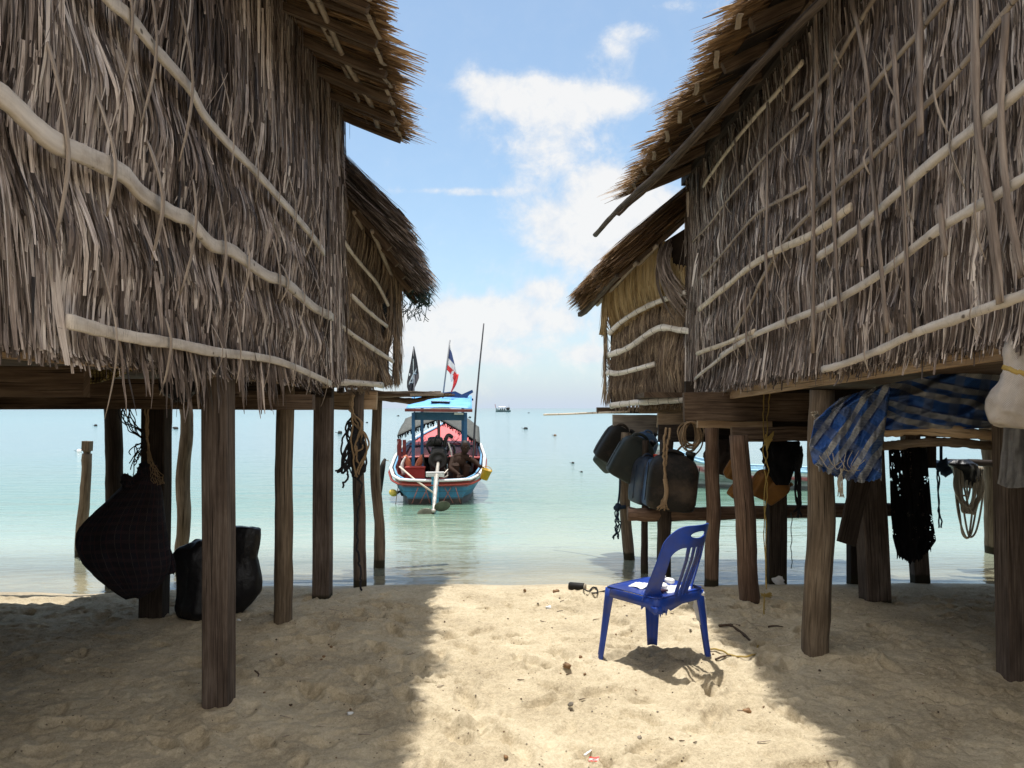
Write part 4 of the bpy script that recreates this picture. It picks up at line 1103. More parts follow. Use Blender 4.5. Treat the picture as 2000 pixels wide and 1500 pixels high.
def cloth_mat(name, cols, period, twill, rough=0.6, cross=None, trans=0.0):
    a = N(name)
    uv = a.coords('UV'); sp = a.n('ShaderNodeSeparateXYZ'); a.l(uv, sp.inputs[0])
    wob = a.math('MULTIPLY', a.noise(uv, 5, 2), 0.012)
    fu = a.math('FRACT', a.math('DIVIDE', a.math('ADD', sp.outputs[0], wob), period))
    c = a.ramp(fu, cols, 'CONSTANT')
    if cross:
        fv = a.math('FRACT', a.math('DIVIDE', a.math('ADD', sp.outputs[1], wob), cross[0]))
        c = a.mix(a.math('MULTIPLY', a.math('GREATER_THAN', fv, 0.62), 0.55), c, cross[1])
    w = a.n('ShaderNodeTexWave'); w.bands_direction = 'DIAGONAL'; w.inputs['Scale'].default_value = twill
    a.l(uv, w.inputs[0])
    c = a.mix(0.55, c, a.mix(1.0, c, a.ramp(w.outputs['Fac'], [(0.2, (0.35, 0.35, 0.37)), (0.7, (1, 1, 1))]), 'MULTIPLY'))
    g = a.noise(a.coords('Object'), 7, 7, 0.7)
    c = a.mix(1.0, c, a.ramp(g, [(0.33, (0.62, 0.60, 0.57)), (0.6, (1, 1, 1))]), 'MULTIPLY')
    a.principled(c, rough, a.bump(a.math('ADD', w.outputs['Fac'], a.math('MULTIPLY', a.noise(uv, 22, 5), 5.0)), 0.5, 0.008), 0.3)
    return a.m


BLU, NAV, GRY = (0.04, 0.13, 0.44), (0.02, 0.05, 0.19), (0.50, 0.51, 0.52)
M['tarp'] = cloth_mat('blue white tarpaulin', [(0.0, BLU), (0.34, GRY), (0.55, BLU), (0.72, (0.40, 0.43, 0.48)), (0.93, NAV)], 0.17, 55, 0.45, (0.15, (0.16, 0.20, 0.30)))
M['plaid'] = cloth_mat('dark plaid cloth', [(0.0, (0.020, 0.017, 0.026)), (0.45, (0.055, 0.024, 0.03)), (0.52, (0.018, 0.018, 0.030)), (0.90, (0.11, 0.085, 0.08)), (0.93, (0.02, 0.018, 0.028))], 0.055, 60, 0.9, (0.06, (0.05, 0.03, 0.035)))
M['sack'] = cloth_mat('dirty white sack', [(0.0, (0.60, 0.54, 0.48)), (0.5, (0.56, 0.51, 0.46))], 0.05, 120, 0.75)
M['towel'] = cloth_mat('grey towel', [(0.0, (0.42, 0.43, 0.46)), (0.5, (0.45, 0.46, 0.48))], 0.05, 220, 0.95)
M['mesh_yellow'] = cloth_mat('yellow mesh bag', [(0.0, (0.34, 0.27, 0.10)), (0.6, (0.10, 0.07, 0.03))], 0.016, 60, 0.8, (0.016, (0.09, 0.07, 0.03)))


def bag(mb, prof, Y, ratio=0.7, wr=0.06, n=44, uvs=1.0, lean=0.0, m=34, seed=0):
    p = np.array(prof, float)
    t = np.linspace(0, 1, m); tt = np.linspace(0, 1, len(p))
    py = np.interp(t, tt, p[:, 0]); l = np.interp(t, tt, p[:, 1]); r = np.interp(t, tt, p[:, 2])
    ker = np.array([1, 2, 1]) / 4.0
    for a in (l, r): a[1:-1] = np.convolve(a, ker, 'same')[1:-1]
    th = np.arange(n) * 2 * math.pi / n
    rings = []
    for i in range(m):
        c = at((l[i] + r[i]) / 2, py[i], Y + lean * t[i]); hw = max((r[i] - l[i]) / 2 * Y / F, 0.004)
        k = 1 + wr * fb(np.cos(th) * 2.2 + seed, np.sin(th) * 2.2 + t[i] * 4 + seed, 11, 4) + wr * 0.8 * (1 - 2 * np.abs(fb(np.cos(th) * 3 + t[i] * 2.5 + seed, np.sin(th) * 3 + seed, 15, 2)))
        k = np.where(np.abs(np.cos(th)) > .9, 1 + (k - 1) * .5, k)
        rings.append(np.stack([c.x + np.cos(th) * hw * k, c.y + np.sin(th) * hw * ratio * k, np.full(n, c.z) + 0.012 * fb(th, th * 0 + t[i] * 5, seed, 2)], 1))
    return mb.loft(rings, True)


def drape(mb, rowspx, Y, amp=0.05, nu=46, nv=40, fs=(9, 3), rot=0.0, seed=0, slope=0.0, jag=0.0, keep=None):
    RW = []
    for r in rowspx:
        q = spl([(a, b, 0) for a, b in r], 10)[:, :2]
        d = np.concatenate([[0], np.cumsum(np.linalg.norm(np.diff(q, axis=0), axis=1))]); d /= d[-1]
        k = np.linspace(0, 1, nu)
        RW.append(np.stack([np.interp(k, d, q[:, 0]), np.interp(k, d, q[:, 1])], 1))
    RW = np.array(RW); T = np.linspace(0, len(RW) - 1, nv)
    G = np.zeros((nv, nu, 3)); U = np.zeros((nv, nu, 2))
    k = np.linspace(0, 1, nu)
    for i, t in enumerate(T):
        a = min(int(t), len(RW) - 2); f = t - a; f = f * f * (3 - 2 * f) * .5 + f * .5
        row = RW[a] * (1 - f) + RW[a + 1] * f
        tv = t / (len(RW) - 1)
        fold = amp * (fb(k * fs[0] + seed, k * 0 + tv * fs[1] + seed, 61, 4) + 0.7 * (1 - 2.2 * np.abs(fb(k * fs[0] * .7 + tv * 2 + seed, tv * fs[1] * .8 + k * 0, 66, 2))))
        yy = Y - fold + slope * tv
        G[i, :, 0] = (row[:, 0] - HX) * yy / F; G[i, :, 1] = yy; G[i, :, 2] = CH + (HY - row[:, 1]) * yy / F
        if jag and i > nv - 3: G[i, :, 2] -= jag * np.abs(fb(k * 25, k * 0, 5, 2))
        x = (row[:, 0]) * Y / F; z = row[:, 1] * Y / F
        U[i, :, 0] = x * math.cos(rot) + z * math.sin(rot) + fold * 0.12; U[i, :, 1] = -x * math.sin(rot) + z * math.cos(rot)
    if keep is None: return mb.grid(G, U.reshape(-1, 2))
    idx = np.arange(nv * nu).reshape(nv, nu)
    q = np.stack([idx[:-1, :-1], idx[:-1, 1:], idx[1:, 1:], idx[1:, :-1]], -1)[keep(nv - 1, nu - 1)]
    return mb.add(G.reshape(-1, 3), q, U.reshape(-1, 2))


def rope(mb, pts, r, n=8, k=10, wav=0.0, fr=20, fl=1.0):
    P = spl(pts, k)
    if wav:
        s = np.linspace(0, 1, len(P)) * fr; sd = R.random() * 99
        P = P + np.stack([fb(s + sd, s * 0, 1, 2), fb(s + sd, s * 0, 2, 2), fb(s + sd, s * 0, 3, 2)], 1) * wav
    return mb.tube(P, r, n, True, 0, fl)


# ------------------------------------------------------------------ the blue chair with a leg broken off
def sdf_panel(mb, f, u0, u1, nu, v0, v1, nv, mp):
    u = np.linspace(u0, u1, nu); v = np.linspace(v0, v1, nv)
    U, V = np.meshgrid(u, v)
    e = 1e-4
    keepc = f((U[:-1, :-1] + U[1:, 1:]) / 2, (V[:-1, :-1] + V[1:, 1:]) / 2) < 0
    idx = np.arange(nu * nv).reshape(nv, nu)
    q = np.stack([idx[:-1, :-1], idx[:-1, 1:], idx[1:, 1:], idx[1:, :-1]], -1)[keepc]
    cnt = np.zeros(nu * nv, int); np.add.at(cnt, q.ravel(), 1)
    bd = ((cnt > 0) & (cnt < 4)).reshape(nv, nu)
    for _ in range(3):
        d = f(U, V); gx = (f(U + e, V) - d) / e; gy = (f(U, V + e) - d) / e; g2 = gx * gx + gy * gy + 1e-6
        U = np.where(bd, U - np.clip(d * gx / g2, -.006, .006) * .7, U); V = np.where(bd, V - np.clip(d * gy / g2, -.006, .006) * .7, V)
    P = mp(U, V).reshape(-1, 3)
    used = np.unique(q); rm = np.full(nu * nv, -1); rm[used] = np.arange(len(used))
    return mb.add(P[used], rm[q], np.stack([U, V], -1).reshape(-1, 2)[used])


def rbox(x, y, cx, cy, hx, hy, r):
    qx = np.abs(x - cx) - hx + r; qy = np.abs(y - cy) - hy + r
    return np.hypot(np.maximum(qx, 0), np.maximum(qy, 0)) + np.minimum(np.maximum(qx, qy), 0) - r


CM = Vector((0.85, 4.44, gz(0.85, 4.44) - 0.004))
CU = np.array([0.785, 0.62, 0]); CF = np.array([-0.62, 0.785, 0]); CZ = np.array([0, 0, 1.0]); C0 = np.array(tuple(CM))


def cw(u, f, z): return C0 + np.multiply.outer(u, CU) + np.multiply.outer(f, CF) + np.multiply.outer(z, CZ)


chair = thing('plastic_chair', 'blue plastic stacking chair with one leg broken off, standing on the sunlit sand', 'chair', CM)
SH = 0.425
hole = lambda x, y: np.minimum(rbox(x, y, .055, .01, .012, .10, .012), rbox(x, y, -.055, .01, .012, .10, .012))
seatf = lambda x, y: rbox(x, y, 0, 0, .215 - .02 * (y + .2) / .4 * 0, .205, .045)
mb = MB()
sdf_panel(mb, seatf, -.22, .22, 60, -.21, .21, 60, lambda x, y: cw(x, y, SH - 0.012 * (1 - (x / .21) ** 2) * (1 - (y / .21) ** 2) - .03 * np.clip((y - .15) / .06, 0, 1) ** 2 * .4))
th = np.linspace(0, 2 * math.pi, 97)[:-1]
sgn = lambda q, p: np.sign(q) * np.abs(q) ** p
ox = .212 * sgn(np.cos(th), .28); oy = .202 * sgn(np.sin(th), .28)
rings = []
for dz, k in ((0.0, 1.0), (-.008, 1.018), (-.03, 1.03), (-.055, 1.036)):
    jag = 0
    zz = np.full(96, SH + dz - .004)
    if dz < -.05:      # torn edge by the missing leg
        near = np.exp(-(((ox + .16) / .09) ** 2 + ((oy + .2) / .06) ** 2))
        zz = zz - near * (.03 + .035 * vn(th * 21, th * 0, 3))
    rings.append(cw(ox * k, oy * k, zz))
mb.loft(rings, False)
seat = mb.build('seat', M['chair'], chair, True, solid=.005)


def chair_leg(su, sf, foot=(.035, .03), w0=.085, w1=.045, z1=-0.025):
    mb = MB(); rings = []
    for t in np.linspace(0, 1, 9):
        z = lerp(SH - .012, z1, t); w = lerp(w0, w1, min(1, t * 1.0) ** .7)
        ou = su * (.214 + foot[0] * t); of = sf * (.204 + foot[1] * t)
        r, k = .016, .0055
        pts = [(w, 0), (r, 0)] + [(r - r * math.sin(a), r - r * math.cos(a)) for a in (.4, .8, 1.2)] + [(0, r), (0, w), (k, w), (k, r + k), (r + k, k), (w, k)]
        rings.append([cw(ou - su * a, of - sf * b, z) for a, b in pts])
    mb.loft(rings, True)
    for j in (.35, .65):            # pressed ribs down the flange
        rings = [[cw(su * (.2155 + foot[0] * t) - su * (lerp(w0, w1, t ** .7) * j + d), sf * (.2065 + foot[1] * t) + sf * e, lerp(SH - .06, z1 + .03, t)) for d, e in ((-.004, -.002), (0, .0025), (.004, -.002))] for t in np.linspace(0, 1, 7)]
        mb.grid(rings)
    return mb.build('leg', M['chair'], chair, True)


chair_leg(-1, 1); chair_leg(1, 1); chair_leg(1, -1)
mb = MB()                                                        # stump of the broken leg
rings = []
for t in np.linspace(0, 1, 4):
    rings.append([cw(-.216 + a, -.206 + b, SH - .05 - t * (.022 + .035 * abs(vn(a * 90, b * 90, 4)))) for a, b in ((.075, 0), (.045, 0), (.016, 0), (.005, .005), (0, .016), (0, .05), (.006, .05), (.006, .016), (.016, .006), (.045, .006), (.075, .006))])
mb.loft(rings, True); mb.build('broken_leg', M['chair'], chair, True, 'jagged stump where the leg snapped off')


def backf(x, y):
    w = .215 - .028 * np.clip(y, 0, 1) / .4
    k = x * .215 / w
    o = rbox(k, y, 0, .14, .215, .265, .10)
    o = np.where(y < .1, np.abs(k) - .215, o)
    o = np.maximum(o, -.07 - .03 * np.clip(-x / .1, 0, 1) * (1 + 1.0 * vn(x * 26, x * 0, 7)) - y)
    op = rbox(x, y, 0, .125, .146, .152, .065)                 # the opening
    sl = np.full(np.shape(x), 9.0)
    for i in (-1.5, -.5, .5, 1.5):
        sl = np.minimum(sl, np.abs(x - i * (.031 + .030 * np.clip(y, 0, .4))) - (.0115 - .004 * np.sin(np.clip((y + .02) / .31, 0, 1) * math.pi)))
    op = np.maximum(op, -sl)
    hd = (np.hypot(x / .066, (y - .348) / .021) - 1) * .021    # hand hole
    return np.maximum(o, -np.minimum(op, hd))


def backm(x, y):
    q = np.clip(y / .4, -.2, 1)
    return cw(x * (1 - .06 * q), -(.112 + .108 * q + .125 * (1 - (x / .215) ** 2) * (.78 + .22 * np.clip(q * 2, 0, 1))), SH + .012 + y * .985 - .03 * (x / .2) ** 4 * q)


mb = MB(); sdf_panel(mb, backf, -.22, .22, 118, -.14, .41, 140, backm)
mb.build('backrest', M['chair'], chair, True, solid=.009)
mb = MB()                                                        # rolled rims of the hand hole and of the two sides
a_ = np.linspace(0, 2 * math.pi, 33)
mb.tube(backm(.068 * np.cos(a_), .348 + .023 * np.sin(a_)), .004, 6)
for s in (-1, 1): mb.tube(backm(s * (.212 - .027 * np.linspace(-.1, .85, 14)), np.linspace(-.05, .31, 14)), .006, 6)
mb.build('rim', M['chair'], chair, True)

# what lies on the seat
for i, (u, f, r, lab) in enumerate(((.136, .059, .028, 'white foam float on the chair seat, farthest back by the slats'), (.103, -.033, .030, 'white foam float on the chair seat, at the right beside the slats'), (-.031, -.09, .030, 'white foam float on the chair seat, nearest and lowest of three'))):
    p = cw(u, f, SH + .026)
    mb = MB().lathe([(.001, -.012), (r * .8, -.012), (r, -.006), (r, .006), (r * .85, .012), (r * .3, .013), (.001, .011)], p, Euler((.15 * i - .1, .12, 0)).to_matrix(), 20)
    single(mb, 'foam_float', M['white_foam'], lab, 'float', 'white foam floats on the chair seat')
mb = MB()
g = np.linspace(-1, 1, 40); X, Y_ = np.meshgrid(g, g)
Pz = .012 + .014 * np.abs(fb(X * 2.5, Y_ * 2.5, 4, 4)); rr = 1 + .25 * fb(np.arctan2(Y_, X), X * 0, 5, 3)
for (cu, cf, su, sf) in ((.05, -.11, .10, .055), (-.04, .06, .06, .05)):
    mb.grid(cw(cu + X * su * rr, cf + Y_ * sf * rr, SH - .006 + Pz * np.clip(1.4 - np.hypot(X, Y_), .1, 1)))
single(mb, 'plastic_bag', M['white_bag'], 'crumpled white plastic sheet spread over the blue chair seat', 'plastic bag')
mb = MB(); mb.ell(cw(-.08, -.13, SH + .01), (.03, .018, .012), nu=10, nv=7, jit=.3); mb.ell(cw(-.11, -.12, SH + .008), (.016, .016, .01), jit=.3)
single(mb, 'cloth_scrap', m_plain('purple brown scrap', (.045, .02, .04), .8, .4, 40), 'small dark purple scrap on the chair seat beside the backrest', 'scrap')
mb = MB(); mb.tube(spl([cw(.19, -.20, .40), cw(.205, -.175, .36), cw(.225, -.16, .30), cw(.235, -.175, .22), cw(.238, -.19, .17)], 6), [.02, .035, .04, .028, .006], 12, True, .25, .6)
single(mb, 'plastic_bag', M['white_bag'], 'white plastic bag hanging behind the right leg of the blue chair', 'plastic bag')

# ------------------------------------------------------------------ debris on the sand
def lump(px, py, w, mat, label, cat='pebble', name='pebble', grp='pebbles and shells scattered on the sand', sq=.7):
    p = gp(px, py); r = w * p.y / F / 2
    mb = MB().ell((p.x, p.y, p.z + r * .25), (r, r * .8, r * sq), Euler((0, .2, R.random() * 3)).to_matrix(), 10, 7, 1, .35)
    return single(mb, name, M[mat], label, cat, grp)


lump(1107, 1302, 17, 'pebble', 'largest brown shell on the sunlit sand, left of the chair legs', 'shell', 'shell')
lump(1134, 1284, 8, 'pebble', 'small orange brown shell just above the largest shell', 'shell', 'shell')
lump(1086, 1157, 13, 'pebble', 'round dark brown shell near the water beside the lost can', 'shell', 'shell')
lump(988, 1479, 9, 'pebble', 'dark round shell alone at the bottom left of the sunlit sand', 'shell', 'shell')
lump(1460, 1391, 18, 'pebble', 'brown lump of shell at the edge of the right shade', 'shell', 'shell')
lump(1115, 1377, 12, 'pebble_grey', 'grey flat stone in the middle of the sunlit sand', 'stone', 'stone')
lump(989, 1429, 8, 'pebble_grey', 'small grey stone low on the sunlit sand, left of centre', 'stone', 'stone')
lump(1075, 1359, 7, 'pebble_grey', 'small pale stone left of the grey flat stone', 'stone', 'stone')
lump(632, 1284, 8, 'pebble', 'dark pebble in the left shade beyond the square post', 'pebble')
lump(1248, 1443, 11, 'pebble_grey', 'pale half buried shell low on the sand below the chair', 'shell', 'shell')
lump(1025, 1154, 7, 'pebble', 'small brown bit on the sand near the water, left of the can', 'pebble')
lump(1142, 1317, 7, 'pebble', 'tiny dark pebble right of the largest brown shell', 'pebble')
for i in range(46):                                              # nameless crumbs alike
    px, py = R.uniform(860, 1420), R.uniform(1160, 1495)
    lump(px, py, R.uniform(3, 5.5), R.choice(['pebble', 'pebble_grey', 'twig']), 'tiny dark crumb of shell or bark on the sunlit sand', 'crumb', 'crumb', 'tiny crumbs on the sunlit sand')
for i in range(26):
    px, py = R.choice([R.uniform(480, 820), R.uniform(1480, 1880)]), R.uniform(1190, 1490)
    lump(px, py, R.uniform(4, 7), R.choice(['pebble', 'twig']), 'tiny dark crumb of shell or bark on the shaded sand', 'crumb', 'crumb', 'tiny crumbs on the shaded sand')


def stick(pts, r, mat, label, name='twig', cat='twig', grp=None, lift=.006, taper=.5):
    P = [gp(a, b) + Vector((0, 0, lift)) for a, b in pts]
    mb = MB().tube(spl(P, 6), [r, r * .9, r * taper], 7, True, .3)
    return single(mb, name, M[mat], label, cat, grp)


stick([(1425, 1222), (1447, 1236), (1462, 1250), (1474, 1262)], .010, 'twig', 'forked dark twig on the sand at the edge of the right shade')
stick([(1404, 1224), (1425, 1222), (1446, 1223)], .008, 'twig', 'short dark twig lying across the end of the forked one')
stick([(1500, 1226), (1515, 1224), (1530, 1226)], .006, 'twig', 'thin dark twig in the shade right of the yellow string')
stick([(1398, 1290), (1412, 1284), (1428, 1282)], .007, 'twig', 'dark bark sliver on the sunlit sand by the right chair leg')
stick([(585, 1219), (610, 1214), (634, 1207)], .006, 'bamboo', 'yellow straw lying on the shaded sand behind the round left post', 'straw', 'straw')
stick([(498, 1312), (505, 1318), (503, 1325)], .005, 'twig', 'tiny forked twig on the shaded sand right of the square post')
stick([(1142, 1478), (1150, 1472), (1156, 1467)], .006, 'white_foam', 'short white stick just above the red candy wrapper', 'stick', 'stick')
for (px, py, w, lab) in ((1072, 1188, 12, 'flat white scrap on the sunlit sand below the lost can'), (684, 1396, 13, 'crumpled white scrap on the shaded sand, left'), (466, 1212, 8, 'small white knotted scrap at the foot of the black bag'), (1520, 1140, 26, 'crumpled clear plastic bag at the foot of the dark right posts')):
    p = gp(px, py); r = w * p.y / F / 2
    mb = MB().ell((p.x, p.y, p.z + r * .3), (r, r * .7, r * .55), None, 14, 9, 1, .5)
    single(mb, 'plastic_scrap', M['white_bag'], lab, 'litter', 'white plastic litter on the sand')
p = gp(1160, 1487); mb = MB()
g = np.linspace(-1, 1, 14); X, Y_ = np.meshgrid(g, g)
pts = np.stack([p.x + X * .022 + Y_ * .004, p.y + Y_ * .022, p.z + .008 + .003 * fb(X * 2, Y_ * 2, 1, 3)], -1)
cc = np.where((np.abs(Y_) < .42)[..., None], np.array([.62, .55, .52]), np.array([.62, .045, .03]))
cc = np.where(((np.hypot(X * .9 - .05, Y_ * 1.6) < .4) & (np.hypot(X * .9 - .05, Y_ * 1.6) > .15))[..., None], np.array([.12, .04, .05]), cc)
cc = np.where((np.abs(X) > .9)[..., None], np.array([.62, .045, .03]), cc)
mb.grid(pts, None, cc.reshape(-1, 3)); M['wrapper'] = m_vcol('printed foil', .4, .5, .15)
single(mb, 'candy_wrapper', M['wrapper'], 'red and white candy wrapper at the bottom edge of the sunlit sand', 'wrapper')
for i in range(34):                                              # straw blown off the thatch
    px, py = (R.uniform(500, 860), R.uniform(1190, 1490)) if i < 17 else (R.uniform(1400, 1860), R.uniform(1200, 1490))
    d = R.uniform(-1, 1); l_ = R.uniform(10, 26)
    stick([(px, py), (px + l_ * .5, py + d * 2), (px + l_, py + d * 5)], .0028, 'bamboo_old' if i % 3 else 'bamboo', 'thin strip of straw fallen on the shaded sand', 'straw', 'straw', 'straw fallen from the thatch')
for i in range(14):
    px, py = R.uniform(880, 1380), R.uniform(1170, 1480); d = R.uniform(-1, 1); l_ = R.uniform(6, 14)
    stick([(px, py), (px + l_ * .5, py + d * 3), (px + l_, py + d * 4)], .003, 'twig', 'tiny dark twig on the sunlit sand', 'twig', 'twig', 'tiny twigs on the sunlit sand')
# dark can with a cord near the water
p = gp(1128, 1152) + Vector((0, 0, .025))
can = thing('float_can', 'dark cylindrical float with a pale end, lying near the water with its cord', 'float', p)
ax = Euler((0, math.pi / 2, -.35)).to_matrix()
MB().lathe([(.001, -.075), (.03, -.075), (.036, -.068), (.036, .05), (.034, .06)], p, ax, 18).build('body', M['can_black'], can)
MB().lathe([(.034, .0), (.034, .012), (.001, .014)], p + ax @ Vector((0, 0, .058)), ax, 18).build('end_cap', M['rope_white'], can)
rope(MB(), [p + ax @ Vector((0, 0, .07)) + Vector((0, 0, -.02))] + [gp(a, b) + Vector((0, 0, .01)) for a, b in ((1140, 1153), (1150, 1157), (1158, 1150), (1165, 1152), (1166, 1160), (1155, 1161), (1180, 1157), (1192, 1158))], .006, wav=.004).build('cord', M['rope_black'], can)

# ------------------------------------------------------------------ hanging from the left hut
mb = MB(); bag(mb, [(902, 282, 298), (925, 270, 306), (942, 250, 312), (965, 226, 317), (995, 188, 320), (1030, 158, 323), (1062, 154, 326), (1095, 166, 330), (1125, 190, 326), (1150, 222, 306), (1166, 246, 276)], 4.9, .6, .06, seed=3)
b = mb.build('hanging_bag', M['plaid'], None)
tag(b, 'big dark plaid cloth bundle hanging from a rope under the left hut', 'bag')
mb = MB(); bag(mb, [(1020, 300, 312), (1045, 300, 322), (1085, 305, 338), (1112, 306, 344), (1122, 318, 338)], 5.0, .4, .1, seed=9); mb.build('loose_corner', M['plaid'], b)
mb = MB(); bag(mb, [(928, 236, 250), (938, 240, 262), (950, 240, 268)], 4.85, .8, .25, seed=5); bag(mb, [(905, 276, 300), (918, 272, 306), (930, 276, 304)], 4.88, .8, .3, seed=6); mb.build('knot', M['plaid'], b)
mb = MB()
for dx in (-4, 4): rope(mb, [at(289 + dx, 745, 4.85), at(286 + dx * .7, 810, 4.85), at(289, 870, 4.85), at(291 + dx * .2, 912, 4.87)], .006, wav=.006)
for k in range(7): rope(mb, [at(289, 870 + k * 3, 4.84), at(295 + k * 4, 925 + k * 2, 4.8), at(300 + k * 3 * R.uniform(.5, 1.5), 945, 4.8)], .0025, wav=.01)
single(mb, 'rope', M['rope_tan'], 'tan rope holding up the plaid bundle under the left hut', 'rope')
mb = MB()
for k in range(9):
    rope(mb, [at(262 + R.uniform(-6, 8), 768, 4.9), at(244 + R.uniform(-8, 12), 805 + R.uniform(-8, 8), 4.88), at(262 + R.uniform(-12, 12), 838 + R.uniform(-8, 8), 4.86), at(283, 858 + R.uniform(-4, 4), 4.85), at(262 + R.uniform(-4, 14), 875 + R.uniform(-5, 20), 4.85), at(258 + R.uniform(-2, 12), 905 + R.uniform(-20, 20), 4.86)], .0035, 6, 8, .016, 7)
single(mb, 'cord_tangle', M['rope_black'], 'tangle of thin black cords beside the rope of the plaid bundle', 'cords')
mb = MB(); bag(mb, [(1058, 372, 402), (1068, 352, 420), (1082, 340, 430), (1098, 344, 440), (1120, 346, 445), (1160, 344, 450), (1186, 341, 452), (1200, 350, 448), (1207, 372, 438)], 5.35, .7, .09, seed=13)
single(mb, 'rubbish_bag', M['black_plastic'], 'squat black plastic bag on the sand left of the square post', 'bag', 'black plastic bags under the left hut')
mb = MB(); bag(mb, [(1031, 458, 510), (1045, 446, 510), (1068, 440, 506), (1088, 438, 502), (1105, 434, 508), (1130, 430, 512), (1155, 428, 510), (1178, 428, 495), (1198, 430, 474), (1205, 440, 464)], 5.5, .6, .08, seed=17)
single(mb, 'rubbish_bag', M['black_plastic'], 'tall black plastic bag behind the square post, its open mouth up right', 'bag', 'black plastic bags under the left hut')
mb = MB(); bag(mb, [(724, 320, 372), (745, 311, 384), (765, 312, 384), (778, 328, 372), (784, 342, 358)], 3.9, .8, .1, seed=21)
single(mb, 'plastic_bundle', M['black_plastic'], 'black plastic bundle sagging from the left hut floor beside the square post', 'bundle')
mb = MB(); bag(mb, [(728, 402, 452), (744, 396, 458), (756, 394, 458), (762, 410, 450)], 4.0, .7, .12, seed=23)
single(mb, 'plastic_bundle', M['black_plastic'], 'flat black plastic bundle above the beam, right of the sagging one', 'bundle')
mb = MB(); drape(mb, [[(168, 722), (220, 722), (262, 718)], [(168, 740), (215, 738), (262, 722)], [(168, 751), (200, 745), (240, 732)]], 3.5, .02, 30, 14, seed=2)
single(mb, 'mesh_bag', M['mesh_yellow'], 'yellow mesh bag stuffed between the floor beams of the left hut', 'bag', solid=.004)
# cords on the fourth left post
mb = MB()
for k in range(17):
    x = 690 + R.uniform(-14, 16)
    rope(mb, [at(692, 812, 6.4), at(x, 835, 6.38), at(x + R.uniform(-16, 16), 880, 6.36), at(x + R.uniform(-22, 18), 905 + R.uniform(0, 30), 6.36), at(x + R.uniform(-6, 14), 870, 6.35), at(695 + R.uniform(-10, 10), 835, 6.38)], R.uniform(.006, .010), 6, 10, .02, 10)
rope(mb, [at(700, 930, 6.4), at(704, 960, 6.4), at(700, 985, 6.4), at(699, 1020, 6.4), at(697, 1060, 6.4), at(703, 1110, 6.35), at(707, 1150, 6.3)], .009, 6, 12, .016, 24)
rope(mb, [at(688, 860, 6.35), at(672, 900, 6.34), at(680, 925, 6.34), at(668, 952, 6.34)], .009, 6, 10, .02, 12)
tb = single(mb, 'rope_tangle', M['rope_black'], 'tangled black crimped cords hung on a left hut post near the water', 'ropes')
mb = MB()
for k in range(6): rope(mb, [at(690, 772, 6.4), at(686, 800, 6.36), at(690 + R.uniform(-8, 20), 830, 6.33), at(698 + R.uniform(-8, 18), 870, 6.32), at(694 + R.uniform(-8, 8), 900 + R.uniform(-20, 40), 6.32)], .008, 6, 10, .02, 8)
single(mb, 'rope', M['rope_tan'], 'frayed tan rope over the tangled black cords on the left hut post', 'rope')
# old net on the seaward eave
mb = MB()
for k in range(150):
    t = R.random(); px, py = lerp(790, 832, t) + R.uniform(-8, 6), lerp(445, 585, t) + R.uniform(-8, 8); y = lerp(6.7, 7.5, t)
    rope(mb, [at(px, py, y), at(px + R.uniform(-16, 14), py + R.uniform(-10, 18), y + R.uniform(-.1, .1)), at(px + R.uniform(-16, 14), py + R.uniform(-10, 25), y)], .0038, 4, 7, .03, 7)
for k in range(20):
    px = R.uniform(772, 828)
    rope(mb, [at(px, lerp(520, 575, (px - 772) / 56), 7.4), at(px + R.uniform(-10, 8), 580, 7.4), at(px + R.uniform(-14, 10), 605 + R.uniform(-15, 15), 7.4), at(px + R.uniform(-14, 14), 622 + R.uniform(-20, 12), 7.4)], .0036, 4, 9, .035, 6)
single(mb, 'fishing_net', M['net_green'], 'tangled blue green net snagged on the seaward eave of the left hut', 'net')
post_m = MB(); 
def mooring():
    p = at(160, 1087, 8.0); b = Vector((p.x, 8.0, -.6)); t = at(170, 886, 8.0)
    o = thing('mooring_post', 'weathered mooring post with a square head standing in the shallows at left', 'post', (p.x, 8.0, -.6))
    MB().tube(spl([b, (p.x - .02, 8.0, 0), (p.x + .03, 8.0, .5), t], 7), [.058, .056, .052, .048], 14, True, .12).build('shaft', M['post_tan'], o)
    mb = MB(); mb.lathe([(.034, -.01), (.036, .02), (.045, .035)], t, None, 14); mb.beam(t + Vector((0, 0, .03)), t + Vector((.005, 0, .135)), .085, .085, (0, 1, 0), .15, 4); mb.build('head', M['post_tan'], o, False)
mooring()
del post_m

